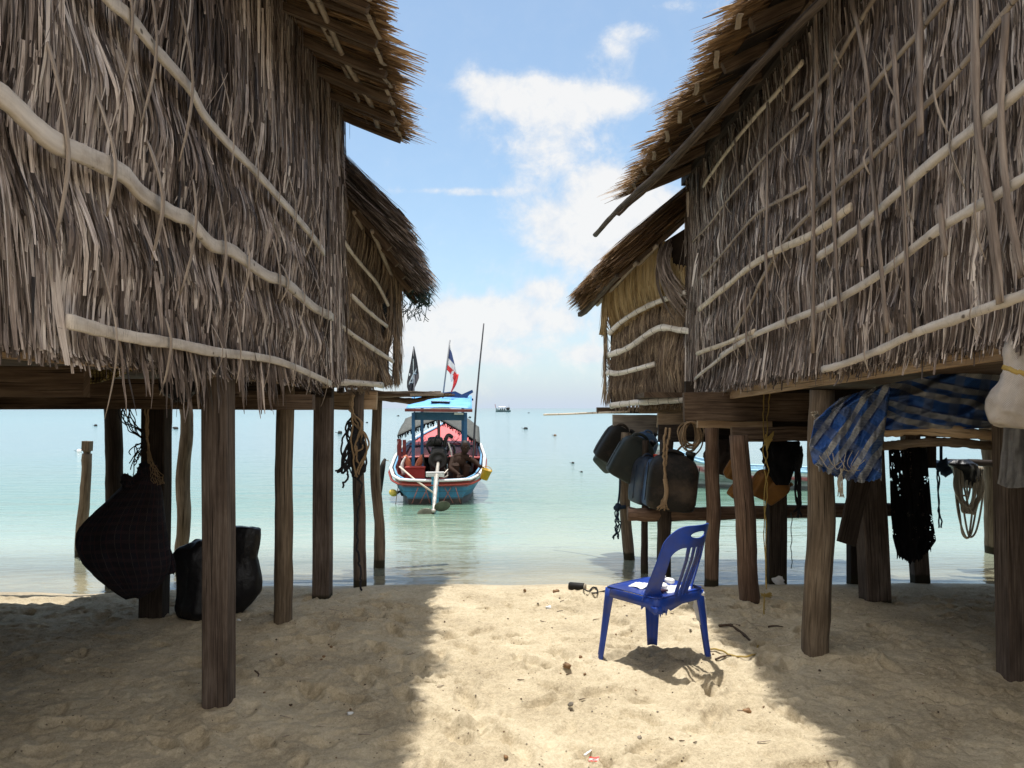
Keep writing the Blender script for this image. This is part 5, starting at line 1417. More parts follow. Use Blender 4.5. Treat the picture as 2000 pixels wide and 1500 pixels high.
# ------------------------------------------------------------------ hanging from the right hut
def jerrycan(c, w, d, h, rot, mat, label, cap='red_plastic', e=.33):
    c = Vector(c); Mx = Euler(rot).to_matrix(); Mn = np.array(Mx)
    o = thing('jerrycan', label, 'jerrycan', c, 'plastic jerrycans hanging on the right hut')
    th = np.arange(40) * 2 * math.pi / 40
    sx = sgn(np.cos(th), e); sy = sgn(np.sin(th), e)
    prof = [(0, .55), (.012, .80), (.03, .90), (.07, .955), (.20, .99), (.40, 1.0), (.42, .985), (.44, 1.0), (.66, .985), (.78, .94), (.87, .83), (.94, .62), (.985, .40), (1.0, .1)]
    tr = lambda P: np.asarray(P) @ Mn.T + np.array(tuple(c))
    mb = MB(); mb.loft([tr(np.stack([sx * w / 2 * k, sy * d / 2 * (k * .96 + .04 * (k > .3)), np.full(40, (q - .5) * h)], 1)) for q, k in prof], True)
    for s in (-1, 1): mb.tube(tr(np.stack([s * sgn(np.cos(np.linspace(-1.2, 1.2, 9) * .0 + 0), 1) * w * .503 * np.ones(9), np.zeros(9), np.linspace(-.4, .3, 9) * h], 1)), .004, 6)
    mb.build('body', M[mat], o)
    a = np.linspace(0, math.pi, 12)
    MB().tube(tr(np.stack([np.cos(a) * w * .22 - w * .05, a * 0, h * .44 + np.sin(a) * h * .11], 1)), w * .045, 9).build('handle', M[mat], o)
    MB().lathe([(w * .08, h * .42), (w * .08, h * .5), (w * .10, h * .5), (w * .10, h * .56), (.001, h * .565)], c + Mx @ Vector((w * .30, 0, 0)), Mx, 16).build('cap', M[cap], o)
    return o


jerrycan(at(1200, 868, 8.0), .30, .24, .42, (0.25, .5, .2), 'can_black', 'black jerrycan hanging tilted at the seaward corner, leftmost of the row', 'black_plastic')
jerrycan(at(1194, 896, 8.2), .26, .2, .34, (1.2, .8, .3), 'can_green', 'dark flat jerrycan hanging behind and below the leftmost black one', 'black_plastic')
jerrycan(at(1254, 880, 7.75), .24, .2, .40, (.2, .35, .4), 'can_blue', 'blue jerrycan almost hidden behind the tilted grey green one', 'black_plastic')
jerrycan(at(1234, 896, 7.3), .36, .20, .46, (.10, .50, .1), 'can_green', 'big grey green jerrycan hanging tilted, second from the left', 'black_plastic')
jerrycan(at(1262, 938, 7.15), .24, .34, .46, (.05, .10, .25), 'can_navy', 'navy jerrycan with a red cap squeezed behind the blue one', 'red_plastic')
jerrycan(at(1284, 942, 6.98), .26, .34, .45, (.08, .12, .2), 'can_blue', 'faded blue jerrycan squeezed against the big black one')
jerrycan(at(1313, 940, 6.72), .45, .36, .50, (.10, .10, -.15), 'can_black', 'big dusty black jerrycan hanging nearest above the chair', 'can_green', .42)
mb = MB()
for dx in (0, 9): rope(mb, [at(1300 + dx, 836, 6.5), at(1297 + dx * .7, 870, 6.46), at(1297 + dx * .3, 905, 6.44), at(1299, 940, 6.42)], .011, wav=.006)
rope(mb, [at(1299, 935, 6.42), at(1302, 960, 6.40), at(1297, 985, 6.38)], .02)
for k in range(26): rope(mb, [at(1300, 968, 6.39), at(1297 + R.uniform(-6, 6), 980, 6.37), at(1294 + R.uniform(-12, 14), 993 + R.uniform(-4, 5), 6.36)], .003, 4, 6)
single(mb, 'rope', M['rope_tan'], 'thick frayed tan rope hanging in front of the big black jerrycan', 'rope')
mb = MB()
for k in range(11):
    a = np.linspace(-.5, 2 * math.pi - .5, 26); cx = 1349 + R.uniform(-3, 6); rx = R.uniform(13, 25); ry = R.uniform(22, 33); yy = 6.95 - .012 * k
    mb.tube([at(cx + math.sin(q) * rx * (1 + .12 * math.sin(2 * q + k)), 824 + ry - math.cos(q) * ry + R.uniform(-.5, .5), yy + .015 * math.sin(q * 3 + k)) for q in a], .0072, 7)
rope(mb, [at(1335, 868, 7.0), at(1325, 878, 6.9), at(1318, 888, 6.85)], .0095)
single(mb, 'rope_coil', M['rope_tan'], 'coil of tan rope hanging from a beam behind the jerrycans', 'rope')
mb = MB(); rope(mb, [at(1211, 928, 7.8), at(1210, 960, 7.8), at(1207, 985, 7.8)], .010)
mb.ell(at(1206, 990, 7.78), (.04, .04, .04), None, 10, 8, 1, .3); mb.tube([at(1208, 991, 7.78), at(1222, 990, 7.78)], .02, 8)
for k in range(5): rope(mb, [at(1206, 990, 7.78), at(1203 + k, 1010, 7.78), at(1202 + k * 2, 1030, 7.78), at(1203 + R.uniform(-5, 10), 1052, 7.78)], .007, 5, 8, .016, 9)
single(mb, 'rope', M['rope_blue'], 'knotted blue black rope with a frayed end left of the right hut posts', 'rope')
mb = MB()
for s in (-1, 1): rope(mb, [at(1497 + 6 * s, 766, 6.0), at(1496 + 4 * s, 800, 6.0), at(1494 + 3 * s, 850, 5.9), at(1495 - 4 * s, 885, 5.9), at(1497 + 4 * s, 915, 5.88), at(1496 - 3 * s, 960, 5.85), at(1495 + 2 * s, 1040, 5.8), at(1497, 1150, 5.6)], .0045, 6, 10, .006, 20)
for k in range(14): rope(mb, [at(1497, 862, 5.9), at(1500 + R.uniform(-6, 12), 850 + R.uniform(-12, 18), 5.88), at(1498, 870 + R.uniform(-5, 10), 5.88)], .004, 5, 6)
for k in range(10): rope(mb, [at(1490, 1163, 5.6), at(1495 + R.uniform(-12, 14), 1158 + R.uniform(-4, 10), 5.58), at(1492 + R.uniform(-6, 10), 1164, 5.58)], .0045, 5, 6)
rope(mb, [at(1494, 1160, 5.6), at(1492, 1200, 5.4), at(1488, 1240, 5.1), gp(1480, 1270) + Vector((0, 0, .02)), gp(1470, 1284) + Vector((0, 0, .01)), gp(1440, 1285) + Vector((0, 0, .01)), gp(1410, 1276) + Vector((0, 0, .01)), gp(1385, 1270) + Vector((0, 0, .01))], .0055, 6, 10, .006, 14)
single(mb, 'string', M['rope_yellow'], 'yellow string hanging from the right hut beam and trailing over the sand', 'string')
for c, s, rot, lab in (((1436, 915), .17, (.5, .3, .2), 'orange jerrycan peeping out left of the leaning post, upper one'), ((1440, 957), .14, (.2, .6, .4), 'orange jerrycan peeping out left of the leaning post, lower one'), ((1490, 945), .22, (.3, .4, .3), 'orange jerrycan hanging behind the leaning post'), ((1514, 955), .22, (.4, .8, .1), 'orange jerrycan hanging tilted, right of the leaning post')):
    jerrycan(at(*c, 6.5), s * .8, s * .65, s * 1.15, rot, 'orange_plastic', lab, 'orange_plastic')
mb = MB(); bag(mb, [(862, 1490, 1560), (880, 1486, 1564), (905, 1492, 1552), (930, 1506, 1545), (946, 1516, 1538)], 6.3, .5, .3, seed=31)
single(mb, 'net_bundle', M['net_black'], 'dark bundle of net stuffed under the right hut behind the orange cans', 'net')
mb = MB(); bag(mb, [(858, 1388, 1432), (885, 1376, 1440), (905, 1378, 1440), (925, 1388, 1420)], 7.2, .7, .16, seed=33)
single(mb, 'net_bundle', M['dark'], 'brown lump of old net behind the coil of rope', 'net')
mb = MB(); bag(mb, [(872, 1546, 1566), (890, 1544, 1568), (912, 1548, 1566), (920, 1552, 1562)], 6.5, .8, .2, seed=35)
for k in range(9): rope(mb, [at(1554 + k, 915, 6.5), at(1553 + k * 1.3 + R.uniform(-2, 2), 950, 6.5), at(1556 + k, 985, 6.48), at(1552 + R.uniform(-4, 16), 1000 + R.uniform(-3, 15), 6.45)], .007, 5, 8, .008, 6)
single(mb, 'cord_bundle', M['rope_black'], 'black cord bundle hanging over the brace rail under the right hut', 'cords')
mb = MB(); rope(mb, [at(1545, 1000, 6.6), at(1544, 1040, 6.6), at(1548, 1080, 6.6), at(1543, 1110, 6.6)], .004, 5, 8, .012, 9)
single(mb, 'cord', M['net_green'], 'thin green cord hanging below the brace rail of the right hut', 'cord')
# tarpaulin, sack and towel on the shelf
mb = MB(); drape(mb, [[(1640, 778), (1690, 762), (1735, 750), (1738, 752)], [(1590, 822), (1640, 800), (1700, 775), (1738, 768)], [(1588, 840), (1640, 838), (1690, 835), (1728, 838)], [(1580, 872), (1625, 878), (1680, 880), (1722, 880)], [(1588, 905), (1630, 915), (1680, 920), (1722, 915)], [(1600, 912), (1640, 930), (1690, 938), (1722, 932)]], 4.22, .055, 70, 70, (6, 3.5), .60, 3, 0, .02)
tp = mb.build('tarpaulin', M['tarp'], None, True, solid=.003)
tag(tp, 'blue and white striped tarpaulin bundled on the shelf, one end hanging over a post', 'tarpaulin')
mb = MB(); drape(mb, [[(1700, 762), (1738, 750), (1800, 738), (1880, 722), (1965, 700)], [(1720, 785), (1790, 775), (1880, 768), (1960, 765)], [(1722, 812), (1800, 806), (1880, 808), (1950, 806)], [(1712, 842), (1780, 838), (1860, 838), (1945, 835)]], 4.35, .07, 60, 44, (4, 3), -1.36, 8)
mb.build('folded_bulk', M['tarp'], tp, True, solid=.003)
mb = MB()
for k in range(8): rope(mb, [at(1600 + k * 13, 890 + R.uniform(-15, 15), 4.1), at(1620 + k * 7, 905 + R.uniform(-10, 15), 4.08), at(1640 + k * 6, 915 + R.uniform(-25, 12), 4.12)], .0022, 4, 6)
mb.build('frayed_threads', M['rope_white'], tp); mb = MB()
for k in range(10): rope(mb, [at(1645 + R.uniform(-4, 4), 915, 4.12), at(1640 + R.uniform(-4, 6), 940, 4.12), at(1641 + R.uniform(-5, 8), 965 + R.uniform(-6, 8), 4.12)], .003, 4, 6)
mb.build('frayed_threads', M['rope_white'], tp); mb = MB()
for k in range(16): rope(mb, [at(1600, 812, 4.25), at(1588 + R.uniform(-4, 12), 808 + R.uniform(-8, 10), 4.2)], .003, 4, 5)
mb.build('frayed_threads', M['rope_white'], tp)
mb = MB(); bag(mb, [(652, 1972, 2080), (690, 1960, 2090), (712, 1962, 2090), (735, 1958, 2095), (765, 1940, 2105), (790, 1929, 2110), (812, 1930, 2110), (828, 1938, 2100), (838, 1955, 2080)], 2.62, .45, .10, seed=41)
sk = single(mb, 'sack', M['sack'], 'dirty off white sack tied at the neck, at the right edge above the grey towel', 'sack')
mb = MB(); rope(mb, [at(1960, 716, 2.5), at(1990, 728, 2.44), at(2040, 736, 2.44)], .008, wav=.004); mb.build('tie', M['rope_yellow'], sk)
mb = MB(); drape(mb, [[(1962, 828), (1985, 822), (2040, 815)], [(1960, 840), (1985, 838), (2040, 835)], [(1957, 880), (1980, 882), (2040, 880)], [(1953, 925), (1978, 930), (2040, 925)], [(1949, 945), (1975, 953), (2040, 948)]], 3.85, .022, 34, 40, (8, 1.2), 0, 5)
single(mb, 'towel', M['towel'], 'grey towel hanging over the shelf edge below the white sack', 'towel', solid=.008)
# black net sack with holes, boards, rope coil, dark rope
keep = lambda a, b: (lambda V, U: (fb(U * 9, V * 14, 3, 3) < .42 + np.clip((V - .45) * 2, 0, 1) * .5) | (np.random.default_rng(5).random((a, b)) < .62))(*np.meshgrid(np.linspace(0, 1, a), np.linspace(0, 1, b), indexing='ij'))
mb = MB(); drape(mb, [[(1735, 868), (1765, 870), (1808, 866)], [(1738, 930), (1770, 934), (1814, 930)], [(1740, 1000), (1780, 1006), (1820, 1000)], [(1744, 1050), (1785, 1056), (1828, 1056)], [(1752, 1082), (1785, 1094), (1818, 1070)]], 5.5, .04, 52, 110, (4, 1.5), 0, 3, 0, .03, keep)
single(mb, 'net_sack', M['net_black'], 'black net hanging full of holes under the shelf of the right hut', 'net', solid=.004)
mb = MB(); mb.beam(at(1690, 905, 5.3), at(1652, 1062, 5.2), .13, .03, (0, 1, 0), .1, 8, .003)
single(mb, 'loose_board', M['post_dark'], 'dark board leaning slantwise under the tarpaulin', 'board', smooth=False)
mb = MB(); mb.beam(at(1645, 1056, 5.6), at(1672, 1059, 5.6), .05, .012); single(mb, 'wood_scrap', M['board'], 'thin wood scrap at the foot of the slanting board', 'board', smooth=False)
mb = MB(); mb.beam(at(1818, 850, 5.6), at(1818, 914, 5.6), .07, .03, (0, 1, 0)); single(mb, 'hanging_board', M['post_dark'], 'short dark board hanging below the shelf beside the black net', 'board', smooth=False)
mb = MB(); mb.tube(spl([at(1838, 904, 7.5), at(1880, 903, 7.5), at(1960, 906, 7.6), at(2040, 906, 7.6)], 5), .035, 8, True, .2); single(mb, 'pole', M['post_dark'], 'dark pole carrying the white rope coil under the right hut', 'pole')
mb = MB(); bag(mb, [(898, 1858, 1892), (905, 1846, 1906), (918, 1862, 1912), (935, 1870, 1912), (948, 1878, 1905), (952, 1885, 1898)], 7.4, .8, .12, seed=51); single(mb, 'plastic_bundle', M['black_plastic'], 'black plastic bundle on the dark pole above the white rope coil', 'bundle')
mb = MB()
for k in range(15):
    x0, x1 = 1864 + R.uniform(0, 20), 1895 + R.uniform(0, 25); y1 = R.choice([968, 985, 1000, 1045, 1042, 1000, 990])
    rope(mb, [at(x0, 910, 7.35), at(x0 + R.uniform(-8, 4), (910 + y1) / 2, 7.33), at((x0 + x1) / 2 - 6, y1 - 4, 7.32), at((x0 + x1) / 2 + 6, y1 - 2, 7.33), at(x1 + R.uniform(-6, 8), (910 + y1) / 2, 7.34), at(x1, 912, 7.36)], .0095, 7, 10, .01, 4)
single(mb, 'rope_coil', M['rope_white'], 'loose coil of dirty white rope hanging in loops from the dark pole', 'rope')
mb = MB(); rope(mb, [at(1838, 870, 7.2), at(1838, 900, 7.2)], .014); mb.ell(at(1840, 908, 7.2), (.06, .05, .06), None, 12, 8, 1, .4); mb.ell(at(1847, 920, 7.2), (.045, .04, .05), None, 12, 8, 1, .4)
for s in (-1, 1): rope(mb, [at(1834, 910, 7.2), at(1832 + 2 * s, 940, 7.2), at(1833, 985, 7.2), at(1836 + 2 * s, 1010, 7.2), at(1836 + 4 * s, 1032, 7.2)], .008, 6, 8, .008, 8)
single(mb, 'rope', M['rope_blue'], 'knotted blue rope hanging left of the white rope coil', 'rope')
mb = MB()
for k in range(5): rope(mb, [at(1945 + k * 3, 960, 5.2), at(1962 + k * 2, 1010 + k * 6, 5.1), at(1968 + R.uniform(-6, 4), 1060, 5.0), at(1962 + R.uniform(-8, 6), 1110, 5.0), at(1966 + R.uniform(-14, 8), 1150, 5.0)], .006, 5, 8, .02, 8)
single(mb, 'cord_tangle', M['rope_black'], 'dark cords hanging along the square post at the right edge', 'cords')
mb = MB(); rope(mb, [at(1062, 810, 8.6), at(1110, 808.5, 8.4), at(1170, 806, 8.1), at(1230, 804, 7.9)], .011, 7)
single(mb, 'bamboo_stick', M['bamboo'], 'thin bamboo stick jutting seaward from the right hut deck', 'stick')
mb = MB(); mb.tube(spl([(.62, 3.6, 3.3), (.6, 3.7, 3.3)], 2), .001, 4) if False else None
# ================================================================== boats, man, buoys
M['paint'] = m_vcol('worn boat paint', .5, .35, .45, 6, (.10, .08, .06), .7, .105)
M['paint_clean'] = m_vcol('boat paint', .5, .35, .2, 9, (.2, .17, .14), .25)
M['engine'] = m_plain('greasy engine iron', (.014, .013, .012), .45, .5, 12, .2, .5, .3)
M['steel'] = m_plain('weathered shaft', (.42, .39, .34), .45, .3, 12, .1, .5, .3)
M['dark_steel'] = m_plain('dark propeller', (.08, .085, .06), .4, .4, 9, .1, .5, .5)
M['skin'] = m_plain('tanned skin', (.026, .013, .008), .75, .15, 12, .05, .15)
M['hair'] = m_plain('black hair', (.008, .007, .007), .6, .3, 30, .3)
M['shorts'] = m_plain('black cloth', (.012, .012, .014), .9, .3, 30, .2)
M['bucket'] = m_plain('yellow plastic', (.42, .25, .012), .5, .15, 8)
M['tarp_blue'] = m_plain('pale blue tarpaulin', (.13, .36, .70), .5, .18, 4, .08)
M['netting'] = m_plain('grey shade netting', (.085, .088, .08), .9, .45, 22, .4)
TURQ, WHT, RED, PINK, BLUE = (.04, .20, .33), (.66, .67, .66), (.30, .05, .035), (.62, .13, .12), (.02, .13, .30)


class Sec:
    """hull by stations: y, half breadth at rim, rim height, half breadth at water, keel"""

    def __init__(s, st): s.t = np.array(st, float)

    def at(s, y): return [float(np.interp(y, s.t[:, 0], s.t[:, i])) for i in range(1, 5)]

    def ring(s, y, ins=0.0, drop=0.0):
        b, h, bw, k = s.at(y)
        b = max(b - ins, .004); bw = max(bw - ins, .003); h -= drop; k += ins
        z = np.array([h, h * .55, .12, 0, k * .6, k]); x = np.array([b, lerp(b, bw, .35), lerp(b, bw, .9), bw, bw * .8, 0])
        X = np.concatenate([-x, x[-2::-1]]); Z = np.concatenate([z, z[-2::-1]])
        return X, Z


def hull(mb, S, ys, cols, ins=0.0, flip=False, tr=True):
    rings, cs = [], []
    for y in ys:
        X, Z = S.ring(y, ins, 0)
        h = S.at(y)[1]
        # finer around the girth
        t = np.linspace(0, len(X) - 1, 45)
        X = np.interp(t, np.arange(11), X); Z = np.interp(t, np.arange(11), Z)
        rings.append(np.stack([X, np.full(45, y), Z], 1)); cs.append([cols(z, h, y) for z in Z])
    mb.grid(rings, None, np.array(cs).reshape(-1, 3))
    if tr:                                                       # transom
        X, Z = rings[0][:, 0], rings[0][:, 2]
        top = S.at(ys[0])[1]
        P = np.array([rings[0] * np.array([k, 1, 1]) + np.array([0, -.02 * (1 - k), 0]) for k in (1, .75, .5, .25, 0.0)])
        mb.grid(P, None, np.array([[cols(z, top, ys[0]) for z in Z] for _ in range(5)]).reshape(-1, 3))
    return mb


def longtail():
    base = at(850, 985, 12.35); base.z = WL
    o = thing('longtail_boat', 'turquoise and red wooden longtail boat seen from astern, with canopy and two flags', 'boat', base, None, math.radians(3.2), True)
    S = Sec([(0, .56, .40, .44, -.16), (.25, .70, .44, .52, -.18), (.8, .80, .53, .60, -.2), (2, .84, .66, .64, -.2), (3.4, .78, .82, .55, -.2), (4.8, .54, .98, .32, -.18), (5.8, .26, 1.12, .12, -.1), (6.4, .03, 1.26, .01, .05)])
    ys = np.concatenate([np.linspace(0, .9, 10), np.linspace(1.1, 6.4, 20)])

    def cols(z, h, y):
        if z > h - .045: return RED
        if z > h - .12: return WHT if y > .1 else RED
        if z < .11 + .02 * math.sin(y * 5): return (.035, .03, .03)
        return TURQ
    mb = MB(); hull(mb, S, ys, cols); mb.build('hull', M['paint'], o)
    mb = MB(); hull(mb, S, ys, lambda z, h, y: PINK if z > h * .55 else (.08, .03, .03), .045, tr=True); mb.build('lining', M['paint'], o)
    # gunwale: white outer rail, blue inner, red rubbing strake
    for dx, dz, r, c, nm in ((.02, .015, .029, WHT, 'gunwale'), (-.045, .025, .018, (.16, .36, .56), 'inner_rail'), (.045, -.06, .022, RED, 'rubbing_strake')):
        mb = MB()
        P = []
        for y in ys[::-1]: b, h, _, _ = S.at(y); P.append((-(b + dx), y, h + dz))
        b0, h0 = S.at(0)[:2]
        for x in np.linspace(-b0, b0, 9)[1:-1]: P.append((x, -.03 - dx * .4, h0 + dz - .02 * (1 - (x / b0) ** 2)))
        for y in ys: b, h, _, _ = S.at(y); P.append((b + dx, y, h + dz))
        mb.tube(P, r, 8, True, 0, .8, c); mb.build(nm, M['paint_clean'], o)
    for (y0, y1, dz, c, nm) in ((3.3, 6.2, .02, PINK, 'foredeck'), (1.95, 3.05, .02, (.62, .17, .16), 'hatch_deck'), (.12, .5, .14, (.30, .05, .05), 'stern_thwart')):
        mb = MB()
        yy = np.linspace(y0, y1, 12)
        P = [[(lerp(-1, 1, q) * max(S.at(y)[0] - .06, .01), y, S.at(y)[1] - dz + .03 * (1 - (2 * q - 1) ** 2)) for q in np.linspace(0, 1, 13)] for y in yy]
        mb.grid(P, None, np.array(c)); d = mb.build(nm, M['paint_clean'], o, solid=.03)
        if nm == 'hatch_deck':
            for q in np.linspace(-.6, .6, 6):
                MB().beam((q, y0 + .02, S.at(y0)[1] - dz + .028), (q, y1 - .02, S.at(y1)[1] - dz + .028), .012, .012, c=(.10, .02, .02)).build('seam', M['paint_clean'], d, False)
    MB().beam((-.76, 3.17, S.at(3.2)[1] - .02), (.76, 3.17, S.at(3.2)[1] - .02), .12, .10, c=(.06, .03, .07)).build('cross_beam', M['paint_clean'], o, False)
    for s in (-1, 1): MB().beam((s * .70, 2.0, S.at(2)[1] + .03), (s * .70, 3.3, S.at(3.3)[1] + .02), .05, .02, c=(.05, .02, .05)).build('side_rail', M['paint_clean'], o, False)
    mb = MB(); mb.beam((0, 0.0, -.1), (0, -.02, .52), .12, .10, (0, 1, 0), c=(.05, .30, .45)); mb.build('stern_post', M['paint'], o, False)
    MB().beam((-.15, -.02, .50), (.15, -.02, .50), .10, .08, c=WHT).build('stern_cap', M['paint'], o, False)
    MB().beam((-.45, -.06, -.02), (.45, -.06, -.02), .06, .035, c=(.42, .30, .27)).build('waterline_board', M['paint'], o, False)
    for x0, x1 in ((-.38, -.28), (-.25, -.12), (-.08, -.16), (.30, .16), (.12, .26), (.42, .34)):
        MB().tube([(x0, -.05, .02), (x1, -.055, .28)], .008, 6, c=(.30, .12, .10)).build('strut', M['paint'], o)
    # canopy on posts
    for x, y in ((-.42, .75), (.50, .75), (-.34, 1.9), (.44, 1.9)):
        zt = 1.52 + (y - .75) * .13
        MB().beam((x, y, .1), (x, y, zt), .055, .055, (0, 1, 0), c=(.02, .10, .22)).build('canopy_post', M['paint_clean'], o, False)
    cp = MB(); g = np.linspace(-1, 1, 15)
    cp.grid([[(.04 + q * .57, y, 1.60 + (y - .6) * .16 + .02 * (1 - q * q) + .006 * fb(q * 4, y * 4, 3, 2)) for q in g] for y in np.linspace(.55, 2.1, 9)])
    can = cp.build('canopy', M['tarp_blue'], o, True, solid=.012)
    MB().beam((-.55, .55, 1.565), (.62, .55, 1.555), .03, .05, c=(.16, .035, .03)).build('canopy_edge', M['paint'], can, False)
    MB().beam((-.42, .78, 1.46), (.50, .78, 1.45), .03, .14, c=(.02, .09, .16)).build('canopy_beam', M['paint_clean'], can, False)
    MB().beam((.30, .74, 1.50), (.46, .74, 1.50), .05, .035, c=(.70, .72, .66)).build('lamp', M['paint_clean'], can, False)
    pn = MB(); pn.beam((-.12, 1.05, 1.715), (.21, 1.05, 1.705), .26, .016, c=(.02, .025, .03)); pn = pn.build('solar_panel', M['paint_clean'], can, False)
    fr = MB()
    for q in np.linspace(-.12, .21, 5): fr.beam((q, .92, 1.728), (q, 1.18, 1.726), .012, .006, c=(.6, .66, .7))
    for y in (.92, 1.18): fr.beam((-.125, y, 1.727), (.215, y, 1.718), .012, .008, c=(.6, .66, .7))
    fr.build('panel_frame', M['paint_clean'], pn, False)
    bl = MB(); pts = [(-.28, 0), (.30, .06), (.42, .0), (.62, .09), (.64, .04), (.56, -.01), (.53, -.06), (.64, -.08), (.64, -.12), (.42, -.10), (.2, -.13), (-.28, -.10)]
    bl.loft([[(x * 1.0 + .0, y, z + 1.86) for x, z in pts] for y in (1.72, 1.76)], True, (.012, .05, .16)); bl.build('tail_board', M['paint_clean'], o, False)
    # flags
    def flag_pole(x, y, z0, x1, z1, r, c=(.22, .23, .25)):
        return MB().tube([(x, y, z0), (x1, y, z1)], r, 8, c=c).build('flag_pole', M['paint_clean'], o)
    fp = flag_pole(.06, 1.6, 1.75, .20, 2.88, .014)
    mb = MB(); nz, nx = 30, 14; G = np.zeros((nz, nx, 3)); C = np.zeros((nz, nx, 3))
    for i in range(nz):                                           # the hoist runs down the pole, the fly hangs
        v = i / (nz - 1); px, pz = lerp(.195, .13, v), lerp(2.86, 2.33, v)
        for j in range(nx):
            q = j / (nx - 1); s = v
            G[i, j] = (px + q * (.01 + .20 * min(s * 1.1, 1)) * (1 - .35 * max(0, s - .8) / .2 * q), 1.6 + .03 * math.sin(q * 7 + v * 3), pz - q * (.10 + .10 * v) + .0)
            k = v * .8
            C[i, j] = (.045, .07, .20) if .18 < v < .58 else (.75, .75, .76) if v < .80 else (.62, .03, .03)
    mb.grid(G, None, C.reshape(-1, 3))
    tl = np.array([[(lerp(.31, .22, v) + (q - .5) * .11 * (1 - v * .85) + .03 * math.sin(v * 3), 1.59 + .02 * math.sin(v * 6 + q * 3), lerp(2.24, 1.90, v)) for q in np.linspace(0, 1, 6)] for v in np.linspace(0, 1, 14)])
    mb.grid(tl, None, np.array((.62, .03, .03)))
    tl = np.array([[(lerp(.19, .22, v) + q * .09 * (1 - v * .7), 1.6, lerp(2.30, 2.10, v)) for q in np.linspace(0, 1, 4)] for v in np.linspace(0, 1, 8)])
    mb.grid(tl, None, np.array((.72, .72, .73)))
    mb.build('flag', M['paint_clean'], fp, True, 'torn red white and blue striped national flag', solid=.004)
    fp = flag_pole(-.44, 1.4, .9, -.46, 2.72, .011)
    mb = MB(); nz, nx = 64, 40; G = np.zeros((nz, nx, 3)); C = np.zeros((nz, nx, 3))
    for i in range(nz):
        v = i / (nz - 1); wl_ = -.01 - .12 * min(v * 1.35, 1) * (1 - .35 * max(0, v - .85) / .15); wr_ = .0 + .09 * math.sin(min(v / .75, 1) * 1.57) * (1 - max(0, v - .72) / .28 * 1.15)
        for j in range(nx):
            q = j / (nx - 1); x = lerp(wl_, wr_, q)
            G[i, j] = (-.455 + x, 1.4 + .025 * math.sin(q * 6 + v * 4), lerp(2.74, 1.86, v) + .05 * q * (v > .6))
            a, b = (x + .025) * 1.8, v                                     # a light cutlass crossed by another, and a pale patch
            sw1 = abs(a - .10 * math.sin((b - .25) * 4) * .3 + .03 * (b - .5) * 3) < .012 and .26 < b < .80
            sw2 = abs((b - .64) * .75 - (a) * -1.0) < .016 and abs(a) < .12
            gd = abs(b - .78) < .012 and abs(a + .05) < .06 or abs(b - .60) < .03 and abs(abs(a) - .1) < .018
            C[i, j] = (.50, .56, .58) if (sw1 or sw2 or gd) else (.12, .11, .12) if (q > .7 and b > .6) else (.016, .017, .022)
    mb.grid(G, None, C.reshape(-1, 3)); mb.build('flag', M['paint_clean'], fp, True, 'black pirate flag with crossed pale cutlasses', solid=.004)
    # netting roof amidships
    rf = MB(); a = np.linspace(-1, 1, 25)
    hgt = lambda q, y: 1.37 - (.30 if q < 0 else .46) * abs(q) ** 1.15 + .02 * float(fb(q * 3, y * 2, 7, 2)) + .16 * (y - 2.1)
    rf.grid([[(-.03 + q * .80, y, hgt(q, y)) for q in a] for y in np.linspace(2.1, 3.9, 12)])
    rf_ = rf.build('netting_roof', M['netting'], o, True, solid=.02)
    mb = MB()
    for k in range(140):
        q = R.uniform(-1, 1); z = hgt(q, 2.1); rope(mb, [(-.03 + q * .80, 2.09, z), (-.03 + q * .80 + R.uniform(-.02, .02), 2.08, z - R.uniform(.03, .10))], .008, 4, 2)
    mb.tube([(-.03 + q * .80, 2.095, hgt(q, 2.1) - .005) for q in a], .014, 6)
    mb.build('ragged_edge', M['net_black'], rf_)
    MB().beam((-.80, 2.1, 1.0), (-.80, 2.1, .62), .07, .07, (0, 1, 0), c=(.16, .02, .02)).build('roof_post', M['paint_clean'], o, False)
    for x, z0 in ((-.70, .55), (-.62, .55)): MB().beam((x, 1.2, .2), (x, 1.25, 1.02), .06, .06, (0, 1, 0), c=(.17, .02, .02)).build('roof_post', M['paint_clean'], o, False)
    MB().beam((.66, 2.1, 1.0), (.66, 2.1, .5), .06, .06, (0, 1, 0), c=(.1, .02, .02)).build('roof_post', M['paint_clean'], o, False)
    MB().tube([(-.02, 2.0, .7), (-.03, 2.02, 1.42)], .03, 8, c=(.12, .05, .04)).build('king_post', M['paint_clean'], o)
    # engine on its pivot, long shaft, propeller
    eng = MB(); eng.ell((.03, .75, .72), (.145, .22, .20), None, 18, 12, .45); eng.build('engine', M['engine'], o); eo = [c for c in o.children if c.name.startswith('engine')][0]
    mx = Euler((math.pi / 2, 0, 0)).to_matrix()
    MB().lathe([(.001, .0), (.15, 0), (.17, .02), (.17, .06), (.12, .07), (.11, .05), (.05, .05), (.04, .09), (.001, .09)], (.03, .52, .70), mx, 26).build('flywheel', M['engine'], eo)
    MB().ell((-.04, .9, 1.0), (.14, .16, .09), None, 14, 9, .5).build('fuel_tank', M['engine'], eo)
    for i, (p, r) in enumerate((([(.12, .8, .85), (.15, .78, 1.05), (.20, .8, 1.12), (.26, .85, 1.08)], .035), ([(.16, .7, .8), (.24, .68, .95), (.30, .7, .90), (.30, .7, .75)], .022), ([(-.12, .7, .8), (-.18, .66, .95), (-.10, .66, 1.05)], .018), ([(-.06, .7, .95), (.0, .62, 1.12), (.1, .66, 1.02)], .014), ([(-.16, .66, .55), (-.22, .6, .65), (-.24, .62, .8)], .02))):
        MB().tube(spl(p, 6), r, 9).build('pipe', M['engine'], eo)
    for k in range(16): pass
    mb = MB()
